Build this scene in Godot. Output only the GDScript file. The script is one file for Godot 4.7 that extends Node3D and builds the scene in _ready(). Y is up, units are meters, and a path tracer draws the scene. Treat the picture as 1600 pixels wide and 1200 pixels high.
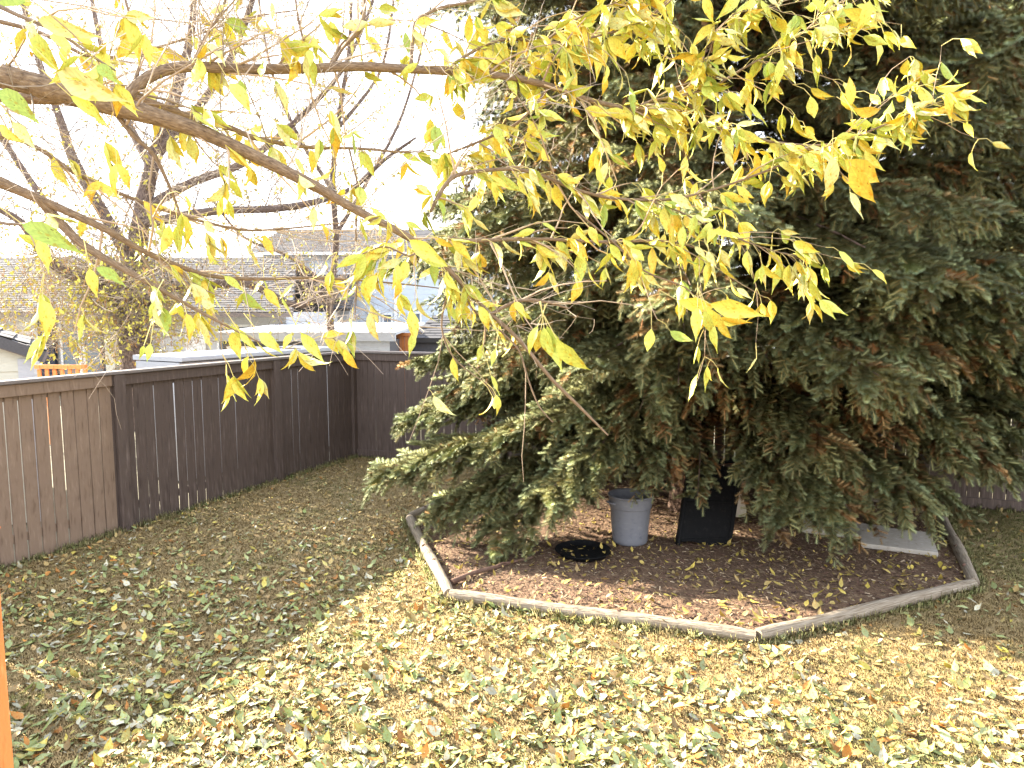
extends Node3D

# ---------------------------------------------------------------- helpers
const F := 1100.0           # focal length in photograph pixels
const EYE := 2.5            # height of the camera above the lawn
const PITCH := 0.10417      # camera tilt below the horizon, radians
var rng := RandomNumberGenerator.new()
var M := {}
var used := {}

func rf(a: float, b: float) -> float:
	return rng.randf_range(a, b)

func lin(r: float, g: float, b: float) -> Color:
	return Color(r, g, b).linear_to_srgb()

# a point that stands D metres in front of the eye (measured level), seen at photograph pixel X, Y
func at(x: float, y: float, d: float) -> Vector3:
	var v := Vector3((x - 800.0) / F, -(y - 600.0) / F, -1.0).rotated(Vector3.RIGHT, -PITCH)
	return Vector3(0, EYE, 0) + v * (d / -v.z)

func on_ground(x: float, y: float, h := 0.0) -> Vector3:
	var v := Vector3((x - 800.0) / F, -(y - 600.0) / F, -1.0).rotated(Vector3.RIGHT, -PITCH)
	return Vector3(0, EYE, 0) + v * ((h - EYE) / v.y)

class MB:
	var v := PackedVector3Array()
	var n := PackedVector3Array()
	var uv := PackedVector2Array()
	var c := PackedColorArray()
	var idx := PackedInt32Array()
	var col := Color.WHITE
	func vert(p: Vector3, nn: Vector3, t: Vector2) -> int:
		v.append(p); n.append(nn); uv.append(t); c.append(col)
		return v.size() - 1
	func tri(a: int, b: int, d: int) -> void:
		var face := (v[b] - v[a]).cross(v[d] - v[a])
		if face.dot(n[a] + n[b] + n[d]) > 0.0:
			idx.append(a); idx.append(d); idx.append(b)
		else:
			idx.append(a); idx.append(b); idx.append(d)
	func flat(ps: Array, uvs := []) -> void:      # a convex flat face
		var nn: Vector3 = (ps[1] - ps[0]).cross(ps[2] - ps[0]).normalized()
		var s := v.size()
		for i in ps.size():
			vert(ps[i], nn, uvs[i] if uvs.size() else Vector2(ps[i].x, ps[i].y))
		for i in range(1, ps.size() - 1):
			tri(s, s + i, s + i + 1)
	# a bar with a chamfered section running from a to b; w across (side), h along up
	func beam(a: Vector3, b: Vector3, w: float, h: float, ch: float, up := Vector3.UP) -> void:
		var z := (b - a).normalized()
		var x := up.cross(z).normalized()
		var y := z.cross(x)
		var hw := w / 2.0
		var hh := h / 2.0
		var prof := [Vector2(-hw + ch, -hh), Vector2(hw - ch, -hh), Vector2(hw, -hh + ch), Vector2(hw, hh - ch), Vector2(hw - ch, hh), Vector2(-hw + ch, hh), Vector2(-hw, hh - ch), Vector2(-hw, -hh + ch)]
		var l := (b - a).length()
		var ea := []
		var eb := []
		for q in prof:
			ea.append(a + x * q.x + y * q.y); eb.append(b + x * q.x + y * q.y)
		var run := 0.0
		for i in 8:
			var j := (i + 1) % 8
			var wd: float = (prof[j] - prof[i]).length()
			flat([ea[i], ea[j], eb[j], eb[i]], [Vector2(run, 0), Vector2(run + wd, 0), Vector2(run + wd, l), Vector2(run, l)])
			run += wd
		ea.reverse()
		flat(ea); flat(eb)
		fix_from(v.size() - 48, (a + b) / 2.0)
	func fix_from(s: int, mid: Vector3) -> void:   # turn the normals of the last faces outwards
		for i in range(s, v.size()):
			if n[i].dot(v[i] - mid) < 0.0:
				n[i] = -n[i]
		for k in range(idx.size() - 1, -1, -3):
			var a := idx[k - 2]
			if a < s: break
			var face := (v[idx[k - 1]] - v[a]).cross(v[idx[k]] - v[a])
			if face.dot(n[a]) > 0.0:
				var t := idx[k]; idx[k] = idx[k - 1]; idx[k - 1] = t
	func box(lo: Vector3, hi: Vector3, ch := 0.006) -> void:
		var mid := (lo + hi) / 2.0
		beam(Vector3(mid.x, mid.y, lo.z), Vector3(mid.x, mid.y, hi.z), hi.x - lo.x, hi.y - lo.y, ch)
	func tube(pts: Array, radii: Array, sides: int, caps := true, wob := 0.0, r: RandomNumberGenerator = null) -> void:
		var m := pts.size()
		var s := v.size()
		var ref := Vector3.UP
		var d0: Vector3 = (pts[1] - pts[0]).normalized()
		if absf(d0.dot(ref)) > 0.9: ref = Vector3.RIGHT
		var x := ref.cross(d0).normalized()
		var run := 0.0
		for i in m:
			var d: Vector3 = (pts[mini(i + 1, m - 1)] - pts[maxi(i - 1, 0)]).normalized()
			x = (x - d * x.dot(d)).normalized()
			var y := d.cross(x)
			if i > 0: run += (pts[i] - pts[i - 1]).length()
			for k in sides + 1:
				var a := TAU * k / sides
				var nn := x * cos(a) + y * sin(a)
				var rr: float = radii[i]
				if wob > 0.0 and r and k < sides: rr *= 1.0 + r.randf_range(-wob, wob)
				var p: Vector3 = pts[i] + nn * rr
				if k == sides: p = v[s + i * (sides + 1)]
				vert(p, nn, Vector2(float(k) / sides, run))
		for i in m - 1:
			for k in sides:
				var a := s + i * (sides + 1) + k
				var b := a + sides + 1
				tri(a, a + 1, b + 1); tri(a, b + 1, b)
		if caps:
			for e in [0, m - 1]:
				var d: Vector3 = (pts[0] - pts[1]).normalized() if e == 0 else (pts[m - 1] - pts[m - 2]).normalized()
				var ce := vert(pts[e], d, Vector2(0.5, 0.5))
				var ring := []
				for k in sides:
					var p: Vector3 = v[s + e * (sides + 1) + k]
					ring.append(vert(p, d, Vector2(0.5 + 0.4 * cos(TAU * k / sides), 0.5 + 0.4 * sin(TAU * k / sides))))
				for k in sides: tri(ce, ring[k], ring[(k + 1) % sides])
	func lathe(prof: Array, sides: int) -> void:      # prof: Vector2(radius, height), smooth along unless doubled
		for i in prof.size() - 1:
			var e: Vector2 = prof[i + 1] - prof[i]
			if e.length() < 1e-6: continue
			var nn := Vector2(e.y, -e.x).normalized()
			var s := v.size()
			for j in 2:
				for k in sides + 1:
					var a := TAU * k / sides
					var q: Vector2 = prof[i + j]
					vert(Vector3(cos(a) * q.x, q.y, sin(a) * q.x), Vector3(cos(a) * nn.x, nn.y, sin(a) * nn.x), Vector2(3.0 * k / sides, q.y))
			for k in sides:
				tri(s + k, s + k + 1, s + sides + 2 + k); tri(s + k, s + sides + 2 + k, s + sides + 1 + k)
	func mesh(mat: Material) -> ArrayMesh:
		var arr := []
		arr.resize(Mesh.ARRAY_MAX)
		arr[Mesh.ARRAY_VERTEX] = v; arr[Mesh.ARRAY_NORMAL] = n; arr[Mesh.ARRAY_TEX_UV] = uv
		arr[Mesh.ARRAY_COLOR] = c; arr[Mesh.ARRAY_INDEX] = idx
		var me := ArrayMesh.new()
		me.add_surface_from_arrays(Mesh.PRIMITIVE_TRIANGLES, arr)
		me.surface_set_material(0, mat)
		return me

func numbered(called: String, parent: Node) -> String:
	var key := str(parent.get_instance_id()) + called
	var k: int = used.get(key, 0)
	used[key] = k + 1
	return called if k == 0 else "%s_%03d" % [called, k]

func obj(called: String, me: Mesh, parent: Node = self, where := Transform3D()) -> MeshInstance3D:
	var o := MeshInstance3D.new()
	o.name = numbered(called, parent); o.mesh = me; o.transform = where
	parent.add_child(o, true)
	return o

func part(called: String, b: MB, mat: Material, parent: Node = self) -> MeshInstance3D:
	return obj(called, b.mesh(mat), parent)

func many(called: String, me: Mesh, xf: Array, cols: Array, parent: Node) -> MultiMeshInstance3D:
	var mm := MultiMesh.new()
	mm.transform_format = MultiMesh.TRANSFORM_3D
	mm.use_colors = cols.size() > 0
	mm.mesh = me
	mm.instance_count = xf.size()
	for i in xf.size():
		mm.set_instance_transform(i, xf[i])
		if cols.size(): mm.set_instance_color(i, cols[i])
	var o := MultiMeshInstance3D.new()
	o.name = numbered(called, parent); o.multimesh = mm; o.set_meta("kind", "stuff")
	parent.add_child(o, true)
	return o

func thing(called: String, label: String, category: String, where := Vector3.ZERO, turn := 0.0, group := "") -> Node3D:
	var o := Node3D.new()
	o.name = numbered(called, self); o.position = where; o.rotation.y = turn
	add_child(o, true)
	tag(o, label, category, group)
	return o

func tag(o: Node, label: String, category: String, group := "") -> void:
	o.set_meta("label", label); o.set_meta("category", category)
	if group: o.set_meta("group", group)

func structure(o: Node, label := "") -> void:
	o.set_meta("kind", "structure")
	if label: o.set_meta("label", label)

# ---------------------------------------------------------------- materials
func noise_tex(freq: float, ramp: Array, sd: int, size := 512, octaves := 4, normal := false, strength := 4.0, kind := FastNoiseLite.TYPE_SIMPLEX_SMOOTH) -> NoiseTexture2D:
	var n := FastNoiseLite.new()
	n.seed = sd; n.frequency = freq; n.noise_type = kind
	n.fractal_type = FastNoiseLite.FRACTAL_FBM; n.fractal_octaves = octaves
	var t := NoiseTexture2D.new()
	t.width = size; t.height = size; t.seamless = true; t.noise = n
	if normal:
		t.as_normal_map = true; t.bump_strength = strength
	elif ramp.size():
		var g := Gradient.new()
		var offs := PackedFloat32Array()
		var cs := PackedColorArray()
		for i in ramp.size():
			offs.append(float(i) / (ramp.size() - 1)); cs.append(ramp[i])
		g.offsets = offs; g.colors = cs
		t.color_ramp = g
	return t

func mat(name_: String, rough := 0.8, color := Color.WHITE) -> StandardMaterial3D:
	var m := StandardMaterial3D.new()
	m.resource_name = name_; m.roughness = rough; m.albedo_color = color
	m.metallic_specular = 0.35
	M[name_] = m
	return m

# a material laid through the object's own or the world's axes, stretched along its grain
func grained(name_: String, dark: Color, mid: Color, light: Color, scale: Vector3, sd: int, rough := 0.85, world_axes := true, freq := 0.012, bump := 3.0) -> StandardMaterial3D:
	var m := mat(name_, rough)
	m.albedo_texture = noise_tex(freq, [dark, mid, mid, light], sd, 512, 5)
	m.normal_enabled = true
	m.normal_texture = noise_tex(freq * 2.0, [], sd + 7, 512, 4, true, bump)
	m.normal_scale = 0.7
	m.uv1_triplanar = true; m.uv1_world_triplanar = world_axes; m.uv1_scale = scale
	return m

func leaf_texture(sd: int) -> ImageTexture:
	var r := RandomNumberGenerator.new()
	r.seed = sd
	var n := FastNoiseLite.new()
	n.seed = sd; n.frequency = 0.045
	var im := Image.create(64, 128, false, Image.FORMAT_RGB8)
	var spots := []
	for i in 14: spots.append(Vector3(r.randf() * 64, r.randf() * 128, r.randf_range(0.6, 2.2)))
	for y in 128:
		for x in 64:
			var u := absf(x - 31.5) / 32.0
			var vein := fposmod(y * 0.075 - u * 2.1, 1.0)
			var k := 0.90 + 0.10 * n.get_noise_2d(x, y)
			if vein < 0.16: k *= 0.92
			if u < 0.045: k *= 1.12
			var c := Color(k, k, k * 0.95)
			var blot := n.get_noise_2d(x * 0.6 + 300, y * 0.6)
			if blot > 0.28: c = c.lerp(Color(0.86, 0.66, 0.30), clampf((blot - 0.28) * 3.0, 0, 0.7))
			for s in spots:
				if Vector2(x - s.x, (y - s.y)).length() < s.z: c = c.lerp(Color(0.45, 0.25, 0.10), 0.6)
			im.set_pixel(x, y, Color(clampf(c.r, 0, 1), clampf(c.g, 0, 1), clampf(c.b, 0, 1)))
	return ImageTexture.create_from_image(im)

func make_materials() -> void:
	var lt := leaf_texture(3)
	var tones := {"leaf_yellow": lin(0.68, 0.60, 0.10), "leaf_lime": lin(0.54, 0.58, 0.11), "leaf_gold": lin(0.78, 0.56, 0.08), "leaf_green": lin(0.34, 0.42, 0.07), "leaf_pale": lin(0.70, 0.68, 0.30)}
	for k in tones:
		var m := mat(k, 0.5, tones[k])
		m.albedo_texture = lt
		m.backlight = Color(0.95, 0.92, 0.55)
		m.metallic_specular = 0.4
	var lm := mat("leaf_any", 0.55)
	lm.albedo_texture = lt; lm.vertex_color_use_as_albedo = true
	lm.backlight = Color(0.8, 0.78, 0.5)
	var lf := mat("litter", 0.6)
	lf.albedo_texture = lt; lf.vertex_color_use_as_albedo = true
	lf.backlight = Color(0.5, 0.5, 0.3)
	var nd := mat("needle", 0.6)
	nd.vertex_color_use_as_albedo = true; nd.backlight = Color(0.85, 0.85, 0.45)
	var gr := mat("grass_blade", 0.7)
	gr.vertex_color_use_as_albedo = true; gr.backlight = Color(0.6, 0.6, 0.4)
	var tw := mat("twig", 0.85)
	tw.vertex_color_use_as_albedo = true
	# bark of the near tree: wrapped round the limbs
	var bk := mat("bark", 0.85)
	bk.albedo_texture = noise_tex(0.03, [lin(0.06, 0.04, 0.026), lin(0.15, 0.10, 0.062), lin(0.21, 0.145, 0.09), lin(0.34, 0.26, 0.18)], 21, 512, 5)
	bk.normal_enabled = true; bk.normal_texture = noise_tex(0.05, [], 22, 512, 4, true, 6.0)
	bk.uv1_scale = Vector3(1.0, 2.5, 1.0)
	var sb := mat("spruce_bark", 0.9)
	sb.albedo_texture = noise_tex(0.03, [lin(0.05, 0.03, 0.022), lin(0.13, 0.08, 0.055), lin(0.22, 0.14, 0.09)], 25, 512, 5)
	sb.normal_enabled = true; sb.normal_texture = noise_tex(0.04, [], 26, 512, 4, true, 10.0)
	sb.uv1_scale = Vector3(2, 1.2, 1)
	var ob := mat("old_bark", 0.9)
	ob.albedo_texture = noise_tex(0.025, [lin(0.05, 0.035, 0.03), lin(0.14, 0.10, 0.085), lin(0.24, 0.18, 0.14)], 28, 512, 5)
	ob.normal_enabled = true; ob.normal_texture = noise_tex(0.03, [], 29, 512, 4, true, 12.0)
	ob.uv1_scale = Vector3(3, 0.6, 1)
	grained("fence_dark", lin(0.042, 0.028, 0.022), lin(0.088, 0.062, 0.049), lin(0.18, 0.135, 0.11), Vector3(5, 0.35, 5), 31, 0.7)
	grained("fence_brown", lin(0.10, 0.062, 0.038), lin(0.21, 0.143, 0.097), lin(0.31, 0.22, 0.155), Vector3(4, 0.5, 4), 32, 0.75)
	grained("fence_cap", lin(0.10, 0.08, 0.07), lin(0.17, 0.14, 0.12), lin(0.30, 0.27, 0.24), Vector3(3, 3, 3), 33, 0.7)
	var lg := mat("log_wood", 0.85)
	lg.albedo_texture = noise_tex(0.02, [lin(0.09, 0.062, 0.04), lin(0.20, 0.155, 0.105), lin(0.26, 0.21, 0.15), lin(0.40, 0.34, 0.26)], 41, 512, 5)
	lg.normal_enabled = true; lg.normal_texture = noise_tex(0.03, [], 42, 512, 5, true, 8.0)
	lg.uv1_scale = Vector3(3, 0.35, 1)
	grained("lawn_soil", lin(0.12, 0.075, 0.035), lin(0.26, 0.185, 0.085), lin(0.40, 0.31, 0.15), Vector3(0.9, 0.9, 0.9), 51, 0.95, true, 0.03, 8.0)
	grained("far_ground", lin(0.12, 0.11, 0.07), lin(0.2, 0.18, 0.12), lin(0.3, 0.28, 0.2), Vector3(0.2, 0.2, 0.2), 52, 0.95)
	grained("mulch", lin(0.055, 0.030, 0.017), lin(0.12, 0.072, 0.040), lin(0.33, 0.24, 0.14), Vector3(0.8, 0.8, 0.8), 53, 0.95, true, 0.025, 9.0)
	grained("bucket_grey", lin(0.11, 0.11, 0.12), lin(0.155, 0.155, 0.165), lin(0.20, 0.195, 0.195), Vector3(1.2, 1.2, 1.2), 61, 0.55, false, 0.02, 1.5)
	grained("black_plastic", lin(0.004, 0.004, 0.004), lin(0.006, 0.006, 0.006), lin(0.02, 0.017, 0.015), Vector3(1.5, 1.5, 1.5), 62, 0.6, false, 0.02, 1.5)
	grained("slab_stone", lin(0.26, 0.215, 0.16), lin(0.42, 0.37, 0.30), lin(0.52, 0.47, 0.40), Vector3(1.2, 1.2, 1.2), 63, 0.9, true, 0.02, 4.0)
	grained("tan_stone", lin(0.38, 0.31, 0.22), lin(0.52, 0.44, 0.33), lin(0.6, 0.53, 0.42), Vector3(2, 2, 2), 64, 0.85, false, 0.02, 3.0)
	grained("dead_wood", lin(0.07, 0.040, 0.027), lin(0.12, 0.070, 0.048), lin(0.20, 0.13, 0.09), Vector3(3, 3, 3), 65, 0.9)
	grained("orange_wood", lin(0.40, 0.12, 0.03), lin(0.62, 0.22, 0.07), lin(0.74, 0.34, 0.14), Vector3(4, 0.6, 4), 66, 0.55)
	grained("shingle", lin(0.045, 0.042, 0.042), lin(0.09, 0.085, 0.085), lin(0.17, 0.16, 0.155), Vector3(2.2, 2.2, 2.2), 71, 0.95, true, 0.04)
	grained("siding_grey", lin(0.34, 0.34, 0.35), lin(0.44, 0.44, 0.45), lin(0.52, 0.52, 0.52), Vector3(0.8, 3, 0.8), 72, 0.7)
	grained("siding_white", lin(0.40, 0.40, 0.41), lin(0.48, 0.48, 0.49), lin(0.55, 0.55, 0.55), Vector3(0.8, 2, 0.8), 73, 0.7)
	grained("siding_blue", lin(0.42, 0.47, 0.53), lin(0.52, 0.57, 0.63), lin(0.6, 0.65, 0.7), Vector3(0.8, 3, 0.8), 74, 0.65)
	grained("siding_cream", lin(0.44, 0.42, 0.33), lin(0.55, 0.53, 0.43), lin(0.6, 0.58, 0.5), Vector3(0.8, 3, 0.8), 75, 0.7)
	grained("trim_brown", lin(0.12, 0.095, 0.085), lin(0.17, 0.14, 0.125), lin(0.22, 0.18, 0.16), Vector3(3, 3, 3), 76, 0.6)
	grained("trim_white", lin(0.66, 0.66, 0.65), lin(0.74, 0.74, 0.73), lin(0.8, 0.8, 0.79), Vector3(2, 2, 2), 77, 0.5)
	grained("wall_dark", lin(0.06, 0.058, 0.06), lin(0.09, 0.085, 0.09), lin(0.13, 0.12, 0.12), Vector3(2, 2, 2), 78, 0.7)
	grained("metal_roof", lin(0.42, 0.43, 0.45), lin(0.52, 0.53, 0.55), lin(0.6, 0.61, 0.62), Vector3(1, 1, 1), 79, 0.4)
	M.black_plastic.metallic_specular = 0.2
	var gl := mat("window_glass", 0.08, lin(0.10, 0.14, 0.19))
	gl.metallic_specular = 0.9
	mat("navy", 0.35, lin(0.02, 0.022, 0.04))

# ---------------------------------------------------------------- leaf and needle meshes
func leaf_mesh(m: Material, curl: float, fold: float, wide := 0.5, twist := 0.0) -> ArrayMesh:
	# one leaf of length 1 along +y, its face towards +z; it bends backwards by curl
	var b := MB.new()
	var rows := [[0.0, 0.04], [0.12, 0.55], [0.3, 0.95], [0.5, 0.86], [0.70, 0.48], [0.84, 0.17], [1.0, 0.0]]
	for r in rows:
		var t: float = r[0]
		var ang := curl * t
		var y := t if absf(curl) < 0.01 else sin(ang) / curl
		var z := 0.0 if absf(curl) < 0.01 else -(1.0 - cos(ang)) / curl
		var hw: float = r[1] * wide * 0.5
		var side := Vector3(cos(twist * t), 0, sin(twist * t))
		var nn := Vector3(0, sin(ang), cos(ang))
		for s in [-1.0, 0.0, 1.0]:
			var ruffle: float = 0.02 * sin(t * 17.0 + s) * absf(s)
			b.vert(Vector3(0, y, z) + side * (s * hw) + nn * (fold * hw * absf(s) + ruffle), (nn - side * s * fold).normalized(), Vector2(0.5 + 0.5 * s * r[1], 1.0 - t))
	for i in rows.size() - 1:
		for k in 2:
			var a := i * 3 + k
			b.tri(a, a + 1, a + 4); b.tri(a, a + 4, a + 3)
	return b.mesh(m)

func shoot_mesh(sd: int) -> ArrayMesh:
	# a spruce shoot of length 1 along +y bristling with needles
	var r := RandomNumberGenerator.new()
	r.seed = sd
	var b := MB.new()
	var count := 78
	for i in count:
		var t := (i + 0.5) / count
		var a := i * 2.39996 + r.randf_range(-0.2, 0.2)
		var out := Vector3(cos(a), 0, sin(a))
		var lean := lerpf(0.25, 1.3, t)
		var dir := (out + Vector3.UP * lean * r.randf_range(0.8, 1.2)).normalized()
		var l := lerpf(0.25, 0.21, t) * r.randf_range(0.85, 1.15)
		var side := dir.cross(Vector3.UP).normalized() * 0.011
		var base := Vector3(0, t * 0.9, 0)
		var k := r.randf_range(0.75, 1.2)
		b.col = Color(k, k, k)
		var nn := (out + dir * 0.2).normalized()
		var p0 := b.vert(base - side, nn, Vector2.ZERO)
		var p1 := b.vert(base + side, nn, Vector2.ZERO)
		var p2 := b.vert(base + dir * l + side * 0.35, nn, Vector2.ZERO)
		var p3 := b.vert(base + dir * l - side * 0.35, nn, Vector2.ZERO)
		b.tri(p0, p1, p2); b.tri(p0, p2, p3)
	b.col = Color(0.9, 0.6, 0.45)
	b.tube([Vector3.ZERO, Vector3(0, 0.95, 0)], [0.03, 0.015], 3, false)
	return b.mesh(M.needle)

func axis_basis(dir: Vector3, roll: float, sx: float, sy: float) -> Basis:
	var y := dir.normalized()
	var ref := Vector3.UP if absf(y.y) < 0.95 else Vector3.RIGHT
	var x := ref.cross(y).normalized().rotated(y, roll)
	return Basis(x * sx, y * sy, x.cross(y) * sx)

# ---------------------------------------------------------------- spruce
var shoots := []
var shoot_count := 0
var tree_boughs := 0

# needles along one hanging or spreading twig
func needle_run(p: Vector3, dir: Vector3, length: float, sag: float, tip: float, xf: Array, cols: Array, brown: float, step: float, sz: float) -> void:
	var d := dir.normalized()
	var n := maxi(2, int(length / step))
	var side := d.cross(Vector3.UP)
	if side.length() < 0.1: side = d.cross(Vector3.RIGHT)
	side = side.normalized().rotated(d, rf(-0.5, 0.5))
	var shade := rf(0.6, 1.35)
	var dead := rng.randf() < brown * 0.6
	for i in n:
		var t := (i + 1.0) / n
		p += d * (length / n)
		d = (d + Vector3.DOWN * sag * (1.0 / n)).normalized()
		var s := 1.0 if i % 2 == 0 else -1.0
		var sd := (d * 0.75 + side * s * rf(0.5, 1.2) + Vector3(rf(-0.25, 0.25), rf(-0.15, 0.5), rf(-0.25, 0.25))).normalized()
		if i == n - 1: sd = d
		var l := sz * rf(0.7, 1.3)
		xf.append(Transform3D(axis_basis(sd, rf(0, TAU), 0.145, l), p))
		var k := shade * rf(0.9, 1.1)
		var c := Color(0.215, 0.200, 0.072)
		if dead or rng.randf() < brown * 0.3: c = Color(0.36, 0.195, 0.07)
		c = c.lerp(Color(0.35, 0.41, 0.20), clampf(tip * (0.2 + 0.9 * t * t) * (0.3 if dead else 1.0) + rf(-0.1, 0.1), 0.0, 1.0))
		cols.append(Color(c.r * k, c.g * k, c.b * k))

# one bough from the trunk to its tip: wood, and needles upon it
func bough(tree: Node3D, root: Vector3, tip: Vector3, rise: float, spread: float, dens: float, brown: float, first := 0.28, hang := 1.0) -> void:
	var b := MB.new()
	var pts := []
	var radii := []
	var span := tip - root
	var length := span.length()
	var bend := Vector3(span.z, 0, -span.x).normalized() * rf(-0.06, 0.06) * length
	for i in 9:
		var u := i / 8.0
		pts.append(root + span * u + Vector3.UP * rise * sin(u * PI) + bend * sin(u * PI))
		radii.append(lerpf(0.012 + 0.011 * length, 0.004, u))
	b.tube(pts, radii, 5, false)
	var wood := part("bough", b, M.spruce_bark, tree)
	var xf := []
	var cols := []
	var n := int(length * (1.0 - first) / 0.075 * dens)
	var out := Vector3(span.x, 0, span.z).normalized()
	var side := out.cross(Vector3.UP)
	for i in n:
		var u := lerpf(first, 1.0, (i + rng.randf() * 0.6) / n)
		var q := u * 8.0
		var j := mini(int(q), 7)
		var p: Vector3 = pts[j].lerp(pts[j + 1], q - j)
		var fwd: Vector3 = (pts[j + 1] - pts[j]).normalized()
		var s := 1.0 if i % 2 == 0 else -1.0
		var l := spread * (0.22 + 0.78 * sin(PI * clampf(1.08 - u, 0.0, 1.0) ** 0.8)) * rf(0.7, 1.15)
		var dir := (fwd * rf(0.6, 1.0) + side * s * rf(0.6, 1.0) + Vector3.UP * rf(-0.12, 0.22)).normalized()
		var bt := clampf(brown * (1.5 - u) , 0.0, 0.9)
		needle_run(p, dir, l, rf(0.0, 0.45), clampf(u * 1.1 - 0.15, 0.0, 1.0), xf, cols, bt, 0.030 / dens, 0.084)
		# side twigs of that twig, hanging as a curtain
		var m := int(l / 0.085)
		for k in m:
			var w := (k + rng.randf()) / m
			var pp := p + dir * l * w + Vector3.DOWN * 0.25 * l * w * w
			var dd := (dir * 0.5 + (side * rf(-1, 1) + fwd * rf(-0.4, 1.0)) * 0.6 + Vector3.DOWN * rf(-0.2, 1.0) * hang).normalized()
			needle_run(pp, dd, rf(0.12, 0.24) * (0.6 + 0.5 * hang), rf(0.2, 1.0) * hang, clampf((u - 0.25) * w, 0.0, 0.8), xf, cols, bt * 1.2, 0.034 / dens, 0.078)
	needle_run(pts[7], (pts[8] - pts[7]).normalized(), 0.3, 0.2, 1.0, xf, cols, 0.0, 0.04, 0.10)
	tree_boughs += 1
	shoot_count += xf.size()
	many("needles", shoots[rng.randi() % shoots.size()], xf, cols, wood)

func trunk_part(tree: Node3D, base: Vector3, h: float, r: float) -> void:
	var b := MB.new()
	var pts := []
	var radii := []
	for i in 13:
		var u := i / 12.0
		pts.append(base + Vector3(0.05 * sin(u * 5.0), h * u - 0.05, 0.05 * cos(u * 4.0)))
		radii.append(lerpf(r, 0.015, u) * (1.35 if i == 0 else 1.0))
	b.tube(pts, radii, 14, true, 0.06, rng)
	part("trunk", b, M.spruce_bark, tree)

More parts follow.
